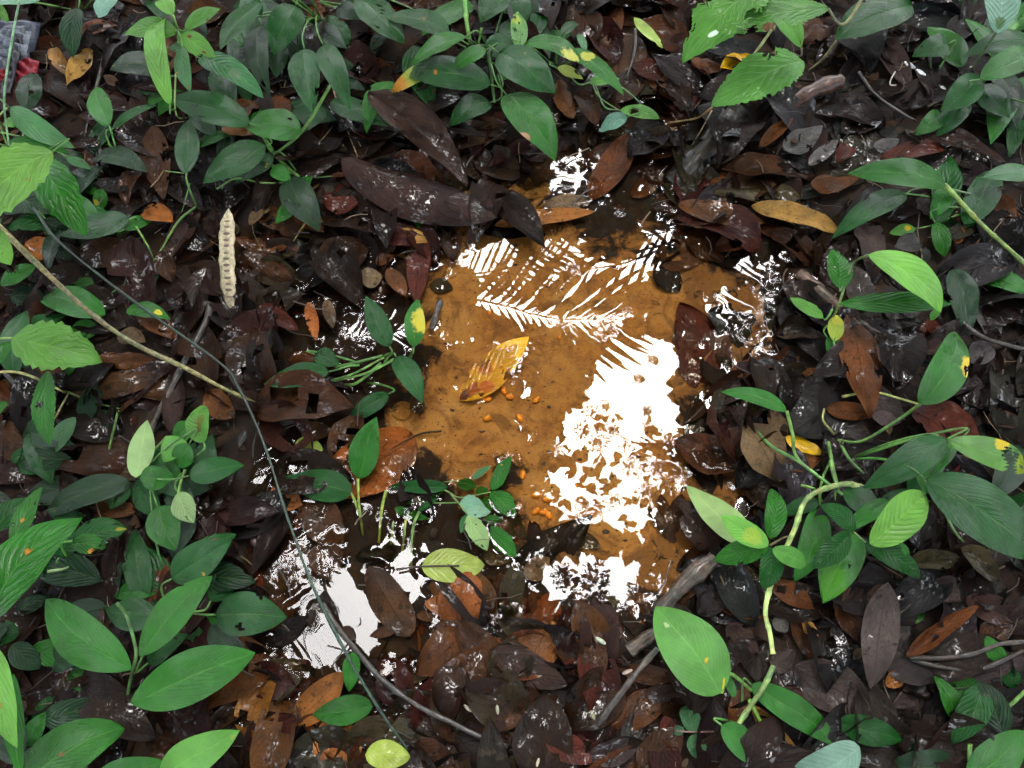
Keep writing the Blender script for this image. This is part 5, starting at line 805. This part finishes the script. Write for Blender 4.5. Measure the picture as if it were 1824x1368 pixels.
# orange palm seeds on the sand
for i, (c, x, y) in enumerate([('E', 847, 728), ('E', 878, 760), ('E', 765, 772), ('E', 1012, 775), ('E', 763, 870), ('E', 928, 868), ('E', 775, 332), ('E', 943, 1155), ('E', 1012, 1258), ('E', 1070, 1280), ('E', 1203, 1208), ('E', 1050, 1345), ('H', 1075, 85), ('H', 1010, 62), ('E', 1128, 460)]):
    P = px(c, x, y); p = at(*P, -.018); p = at(*P, T1(p) + .004)
    where = ['right of the torn yellow leaf, upper of pair', 'right of the torn yellow leaf, lower of pair', 'touching the browned end of the torn yellow leaf', 'alone, well right of the torn yellow leaf', 'below the torn yellow leaf, left one of two', 'below the torn yellow leaf, right one of two', 'above the torn yellow leaf near the palm reflection', 'above the toothed seedling, highest of the lower seeds', 'at the left edge of the white reflection', 'in the white reflection, right of another seed', 'inside the dappled white reflection, alone', 'right of the toothed seedling, under two others', 'lowest on the sand right of the toothed seedling', 'lower down, left of the lowest seed', 'at the upper right of the torn yellow leaf, tiny'][i]
    k = .7 if i in (6, 14) else 1.25
    s = blob('palm_seed', p, k, (.0042, .0062, .0036), 'seed', jit((.85, .30, .02), .1)[:3], None, random.uniform(0, 3.1), sq=.03)
    tag(s, 'orange oval seed on the sand ' + where, 'seed', 'orange palm seeds under the water')
    blob('seed_tip', (p[0] + .002, p[1] + .003, p[2] + .002), k, (.0016, .0022, .0014), 'seed', (.75, .42, .1), s)
where = ['beside the purplish leaf right of the twig end', 'standing above the twig end in black water', 'on grey litter below the twig end, upright', 'leaning on the dark red leaf by the bottom edge', 'with a winged tail on the water left of the others', 'thin, under the pale grey twig', 'small, left of the upright white seed', 'at the bottom edge, left one of a pair', 'at the bottom edge, right one of a pair', 'in the shallow water under the olive leaf, curved']
for i, (x, y, a, l) in enumerate([(1475, 880, -1.2, 1.2), (815, 1072, .1, 1), (985, 1195, -.1, 1.4), (1150, 1190, .5, 1.4), (665, 1065, .9, 1.1), (1300, 1100, .4, 1.1), (910, 1195, -.3, .9), (950, 1325, -1.2, .9), (1020, 1340, -.3, 1), (1340, 722, 1.0, 1.3)]):
    P = px('H', x, y); p = at(*P, max(T1(at(*P, 0)), 0) + .022)
    tag(blob('pale_seed', p, l * 1.25, (.0020, .0054, .0019), 'seed', jit((.42, .38, .29), .3)[:3], None, a), 'pale rice-like seed ' + where[i], 'seed', 'pale seeds at the bottom edge')
where = ['long white petal scrap on black litter left of the upper right leaf cluster', 'second white petal scrap right below the long one', 'small white petal bit beside the upper right leaf cluster', 'tiny curled white petal bit under the upper right leaf cluster']
for i, (x, y, a, l) in enumerate([(1245, 330, .85, 2.0), (1300, 368, .85, 1.7), (1410, 443, .9, 1.2), (1573, 570, .2, .9)]):
    P = px('C', x, y); p = at(*P, T1(at(*P, 0)) + .02); tag(blob('white_petal', p, l * 1.0, (.0026, .006, .0012), 'seed', (.8, .82, .8), None, a, sq=.15), where[i], 'petal', 'white petal scraps')
P = px('C', 1150, 400); V, F = tube_geo(catmull([at(*px('C', x, y), T1(at(*P, 0)) + .03) for x, y in ((1170, 365), (1150, 400), (1145, 430), (1175, 433))], 4), .0018, .0012, 6, .1); tag(make_obj('white_twig', V, F, M['pod'], None, V[0], None, c4((.5, .45, .38))), 'small pale forked twig scrap left of the white petals', 'twig')

# cloth bag at the left edge
c = at(10, 110, .05); e = empty('cloth_bag', at(10, 110, T1(c)), 'crumpled blue-grey bag with wet red panels at the left edge, upper corner', 'bag')
def cushion(name, cx, cy, w_, h_, th, z, col, seed):
    p = at(cx, cy, z); n = 20; V = []; r = np.random.default_rng(seed); a1, a2 = r.uniform(0, 6.28, 2)
    for s in (1, -1):
        for i in range(n + 1):
            for j in range(n + 1):
                u, v = i / n * 2 - 1, j / n * 2 - 1; q = (1 - u ** 4) * (1 - v ** 4)
                V.append((p.x + u * w_, p.y + v * h_, p.z + s * th * q ** .6 + .006 * math.sin(u * 5 + v * 7 + a1) * q + .004 * math.sin(v * 15 - u * 9 + a2) * q))
    F = []; m = n + 1
    for s in range(2):
        for i in range(n):
            for j in range(n):
                k = s * m * m + i * m + j; f = (k, k + m, k + m + 1, k + 1); F.append(f if s == 0 else f[::-1])
    return make_obj(name, V, F, M['cloth'], e, p, None, c4(col))
cushion('body', 0, 98, .062, .075, .03, .03, (.035, .045, .075), 1); cushion('flap', 12, 78, .04, .028, .012, .062, (.10, .12, .15), 2); cushion('side_panel', 44, 128, .022, .024, .014, .045, (.22, .008, .016), 3); cushion('side_panel', 2, 140, .02, .016, .012, .05, (.25, .01, .016), 4); cushion('strap', 24, 108, .008, .07, .006, .07, (.02, .022, .03), 5)

# ------------------------------------------------------------------ palms and tree canopy overhead (mirrored in the water; outer canopy unseen)
def mirror(x, y, H):                             # place at height H whose mirror image stands at that photo pixel
    p = at(x, y, 0); k = (H + CH) / CH; return Vector((p.x * k, p.y * k, H))
def palm(label, base, crown_h, fronds):
    e = empty('palm_tree', base, label, 'palm'); top = Vector((base[0], base[1], crown_h))
    V, F = tube_geo(catmull([Vector(base), Vector((base[0] + .05, base[1], crown_h * .5)), top], 8), .06, .04, 10, .03); make_obj('trunk', V, F, M['bark'], e, base, None, c4((.08, .065, .05)))
    for (p0, p1, H, ll, n, sag) in fronds:
        a, b = mirror(*p0, H), mirror(*p1, H - .05); mid = (a + b) / 2 + Vector((0, 0, .08))
        pts = catmull([top, (top + a) / 2 + Vector((0, 0, .15)), a, mid, b], 10); V, F = tube_geo(pts, .012, .004, 6)
        fr = make_obj('frond', V, F, M['palm'], e, top); rach = catmull([a, mid, b], 20)
        me = None
        P, Fl, uv, pc = leaf_geo(1, .080, 'l', 2, 7, .25, 22, 0, .0, 5)
        for i in range(n):
            f = i / (n - 1); p = rach[int(f * (len(rach) - 1))]; d = Vector(rach[min(len(rach) - 1, int(f * (len(rach) - 1)) + 1)]) - Vector(rach[max(0, int(f * (len(rach) - 1)) - 1)]); d.normalize(); side = d.cross(Vector((0, 0, 1))).normalized()
            for s in (1, -1):
                l = ll * (.45 + .75 * math.sin(math.pi * (.15 + .8 * f))) * random.uniform(.92, 1.08); ang = R(62 - 32 * f + random.uniform(-4, 4)); dirn = d * math.cos(ang) + side * s * math.sin(ang) + Vector((0, 0, -.12 + random.uniform(-.05, .05))); dirn.normalize()
                if me is None:
                    o = make_obj('leaflet', P, Fl, M['palm'], None, None, uv); me = o.data
                else: o = bpy.data.objects.new('leaflet', me); COL.objects.link(o)
                y = dirn; z = (Vector((0, 0, 1)) - y * y.z).normalized(); x = y.cross(z)
                o.parent = fr; Mx = Matrix((x, y, z)).transposed().to_4x4(); o.matrix_local = Matrix.Translation(Vector(p) - fr.location - e.location) @ Mx @ Matrix.Diagonal((l, l, l, 1))
def gpos(x, y): return (x, y, T1((x, y)))
palm('slender palm behind the puddle whose fronds are mirrored in the upper sand water', gpos(-.9, 2.2), 3.1, [((835, 535), (1118, 566), 3.4, .50, 22, 0), ((830, 490), (1015, 447), 3.6, .26, 15, 0), ((1230, 425), (905, 505), 3.9, .38, 17, 0), ((600, 600), (760, 570), 3.3, .34, 16, 0)])
palm('palm at the right of the puddle whose fronds are mirrored along its right side', gpos(2.3, 1.5), 3.3, [((1300, 800), (1180, 860), 3.6, .34, 16, 0), ((1500, 480), (1330, 560), 3.5, .36, 16, 0), ((1320, 350), (1130, 430), 3.7, .34, 15, 0)])
palm('palm left of the puddle whose fronds are mirrored in the lower left water', gpos(-2.3, .7), 3.0, [((380, 960), (520, 990), 3.3, .3, 14, 0), ((330, 1080), (520, 1130), 3.5, .4, 12, 0)])

SKYHOLES = [([(1085,600),(1150,585),(1200,600),(1215,650),(1190,700),(1250,770),(1260,830),(1200,900),(1130,965),(1060,940),(1000,950),(945,890),(955,840),(1000,820),(990,745),(1050,700),(1060,650)], 1.0), ([(820,440),(900,420),(1010,418),(1060,450),(1150,445),(1170,490),(1120,520),(1130,590),(1160,620),(1060,610),(960,590),(850,560)], 1.0),
            ([(1320,455),(1400,420),(1460,470),(1450,640),(1380,640),(1320,590),(1240,580),(1250,540)], .9), ([(950,1000),(1100,980),(1190,1050),(1160,1110),(1000,1110)], .93), ([(430,930),(540,900),(600,1000),(680,1050),(700,1120),(640,1190),(540,1190),(380,1190),(420,1080)], 1.0),
            ([(420,790),(500,740),(540,800),(530,880),(430,880)], .95), ([(980,270),(1050,265),(1060,330),(985,340)], 1.0), ([(1130,400),(1200,400),(1205,450),(1130,450)], 1.0), ([(1170,60),(1230,60),(1240,110),(1175,110)], 1.0), ([(600,560),(750,545),(760,650),(610,640)], .9), ([(640,980),(760,930),(780,1060),(690,1110)], .85), ([(760,420),(830,420),(820,470),(760,470)], .9)]
def canopy(name, label, n, xr, yr, zr, size, keep, holes=True):
    X = rng.uniform(*xr, n); Y = rng.uniform(*yr, n); Z = rng.uniform(*zr, n); K = keep(X, Y, Z); X, Y, Z = X[K], Y[K], Z[K]; n = len(X)
    k = CH / (Z + CH); PX, PY = to_px(X * k, Y * k, 0 * X); keepm = np.ones(n, bool); rr = rng.random(n)
    front = (Y * k * st + CH * ct) > .3
    for poly, op in SKYHOLES if holes else (): keepm &= ~(inside(poly, PX, PY) & front & (rr < op))
    X, Y, Z = X[keepm], Y[keepm], Z[keepm]; n = len(X)
    s = rng.uniform(*size, n); az = rng.uniform(0, 6.28, n); ti = rng.normal(0, .45, n)
    d = np.stack([np.cos(az) * np.cos(ti), np.sin(az) * np.cos(ti), np.sin(ti)], 1); e_ = np.stack([-np.sin(az), np.cos(az), rng.normal(0, .35, n)], 1); C = np.stack([X, Y, Z], 1); wd_ = rng.uniform(.2, .32, n)
    pts = [(-.5, 0), (-.2, 1), (.15, .85), (.5, 0), (.15, -.85), (-.2, -1)]
    V = np.stack([C + d * (s * a)[:, None] + e_ * (s * wd_ * b)[:, None] for a, b in pts], 1).reshape(-1, 3)
    i = np.arange(n)[:, None] * 6; F = np.concatenate([i + np.array([[0, 1, 5, 5]])[:, :0] if 0 else np.concatenate([i + np.array([0, 1, 2, 3]), i + np.array([0, 3, 4, 5])], 0)], 0)
    o = fast_mesh(name, V, F, M['canopy'], smooth=False); tag(o, label, None, kind='stuff'); return o
t = NT('canopy_leaf'); oi = t.n('NewGeometry'); t.b.inputs['Roughness'].default_value = .45
t.set(t.b.inputs['Base Color'], t.mix(oi.outputs['Random Per Island'], (.012, .035, .009, 1), (.028, .07, .018, 1)))
tr = t.n('BsdfTranslucent'); tr.inputs['Color'].default_value = (.022, .05, .01, 1); ms = t.n('MixShader'); ms.inputs[0].default_value = .25
t.t.links.new(t.b.outputs[0], ms.inputs[1]); t.t.links.new(tr.outputs[0], ms.inputs[2]); t.t.links.new(ms.outputs[0], t.out.inputs[0]); M['canopy'] = t.m
GAPS = [(-3.6, -3.6, 1.9), (3.4, -3.8, 1.6), (8.2, 2.4, 2.1), (-8.4, 3.6, 2.2), (1.0, 11.2, 2.4), (-7.0, 11, 1.6), (9, 10, 1.6)]  # openings added to shape the side light and the leaf sheen
def gaps(X, Y, Z):
    g = np.zeros(X.shape, bool)
    for gx_, gy_, r_ in GAPS:
        k = (Z + CH) / 8.0; a = np.arctan2(Y - gy_ * k, X - gx_ * k); g |= np.hypot(X - gx_ * k, Y - gy_ * k) < r_ * k * (1 + .25 * np.sin(3 * a + gx_) + .15 * np.sin(7 * a))
    return g
inner = lambda X, Y, Z: (np.abs(X) < 6.0) & (Y > -1.2) & (Y < 8.5)
DAPPLE = [(985,745),(1120,720),(1180,760),(1290,800),(1270,900),(1180,960),(1130,985),(1000,960),(935,890)]
def dapple(X, Y, Z):
    k = CH / (Z + CH); PX, PY = to_px(X * k, Y * k, 0 * X)
    g = np.sin(PX * .055 + 1.3 * np.sin(PY * .041)) + np.sin(PY * .063 + 1.7 * np.sin(PX * .033 + 1)) + .8 * np.sin(PX * .11 - PY * .13)
    return inside(DAPPLE, PX, PY) & (g > -.35)
canopy('forest_canopy', 'leafy forest canopy overhead, seen only as dark shapes mirrored in the water', 38000, (-6, 6), (-1.2, 8.5), (5.0, 8.0), (.14, .30), inner)
canopy('fine_leaved_branch', 'fine leaved branch overhead, mirrored as dapples in the white part of the water', 2400, (-.6, 2.2), (.2, 2.6), (4.6, 5.2), (.05, .13), dapple, False)
canopy('outer_canopy', 'unseen leafy canopy around, over and behind the viewer', 84000, (-16, 16), (-14, 18), (5.0, 9.0), (.25, .5), lambda X, Y, Z: ~inner(X, Y, Z) & ~gaps(X, Y, Z))  # out of view, kept dense to hold back sky light

# ------------------------------------------------------------------ water with menisci
xs = np.arange(-.62, .62, .0021); ys = np.arange(-.22, 1.32, .0021)
WX, WY = np.meshgrid(xs, ys); dist = np.full(WX.shape, 9.0); sg = np.zeros(WX.shape)
for (cx, cy_, amp) in CONTACT:
    i0 = int((cy_ - ys[0]) / .0021); j0 = int((cx - xs[0]) / .0021); r_ = 6
    if i0 < r_ or j0 < r_ or i0 >= len(ys) - r_ or j0 >= len(xs) - r_: continue
    sl = (slice(i0 - r_, i0 + r_ + 1), slice(j0 - r_, j0 + r_ + 1)); d = np.hypot(WX[sl] - cx, WY[sl] - cy_); better = d < dist[sl]
    dist[sl] = np.where(better, d, dist[sl]); sg[sl] = np.where(better, amp, sg[sl])
WZ = .0014 * sg * np.exp(-dist / .0034)
SPOTS = [tuple(at(random.gauss(cx_, sx_), random.gauss(cy2_, sy_), 0)[:2]) for cx_, cy2_, sx_, sy_, n_ in ((1090, 790, 60, 40, 13), (1200, 850, 50, 40, 8), (1060, 1040, 70, 30, 16), (1180, 1060, 30, 30, 6), (1330, 600, 40, 40, 16), (1020, 520, 90, 40, 3), (620, 600, 60, 40, 16), (480, 800, 30, 30, 10), (560, 980, 50, 50, 12), (1010, 320, 40, 30, 14)) for _ in range(n_)]
for cx, cy_ in SPOTS:
    a = random.choice([-1, 1]) * random.uniform(.0005, .0013); s_ = random.uniform(.0022, .0042); th0 = random.uniform(0, 6.28); arms = random.choice([4, 5, 6])
    i0 = int((cy_ - ys[0]) / .0021); j0 = int((cx - xs[0]) / .0021); r_ = 12
    if i0 < r_ or j0 < r_ or i0 >= len(ys) - r_ or j0 >= len(xs) - r_: continue
    sl = (slice(i0 - r_, i0 + r_ + 1), slice(j0 - r_, j0 + r_ + 1)); dx = WX[sl] - cx; dy = WY[sl] - cy_; d_ = np.hypot(dx, dy)
    WZ[sl] += a * np.exp(-d_ / (s_ * (1 + .45 * np.cos(arms * np.arctan2(dy, dx) + th0))))
for _ in range(60):                             # small floating specks dimple the surface
    cx, cy_ = random.uniform(-.55, .55), random.uniform(-.1, 1.1); a = random.choice([-1, 1, 1]) * random.uniform(.0004, .0011); s_ = random.uniform(.0025, .006)
    i0 = int((cy_ - ys[0]) / .0021); j0 = int((cx - xs[0]) / .0021); r_ = 14
    if i0 < r_ or j0 < r_ or i0 >= len(ys) - r_ or j0 >= len(xs) - r_: continue
    sl = (slice(i0 - r_, i0 + r_ + 1), slice(j0 - r_, j0 + r_ + 1)); d2 = (WX[sl] - cx) ** 2 + (WY[sl] - cy_) ** 2; WZ[sl] += a * np.exp(-d2 / (2 * s_ * s_))
for k_, a_, p_, am in [(23, .4, 1, .00006), (31, 2.2, 2, .00005), (47, 1.2, .5, .00003)]: WZ += am * np.sin(k_ * (WX * math.cos(a_) + WY * math.sin(a_)) + p_)
WT = terrain(WX, WY); ok = (WT < .008)
Fw = grid_faces(*WX.shape); Fw = Fw[ok.ravel()[Fw].all(1)]
used = np.unique(Fw); remap = np.full(WX.size, -1); remap[used] = np.arange(len(used))
t = NT('water_surface'); t.t.nodes.remove(t.b)
fr = t.n('Fresnel'); fr.inputs['IOR'].default_value = 1.385; gl = t.n('BsdfGlossy'); gl.inputs['Roughness'].default_value = .0; gl.inputs['Color'].default_value = (1, 1, 1, 1); tp = t.n('BsdfTransparent'); tp.inputs['Color'].default_value = (.93, .86, .76, 1)
ms = t.n('MixShader'); t.t.links.new(fr.outputs[0], ms.inputs[0]); t.t.links.new(tp.outputs[0], ms.inputs[1]); t.t.links.new(gl.outputs[0], ms.inputs[2]); t.t.links.new(ms.outputs[0], t.out.inputs[0])
tc = t.n('TexCoord'); b1 = t.bump(t.noise(tc.outputs['Object'], 14, 2), .015, .004); t.t.links.new(b1, gl.inputs['Normal'])
water = fast_mesh('water', np.stack([WX, WY, WZ], -1).reshape(-1, 3)[used], remap[Fw], t.m); tag(water, None, None, kind='structure')
print('leaves', NL[0], 'hero dead', NHERO, 'contacts', len(CONTACT), 'objects', len(bpy.data.objects))
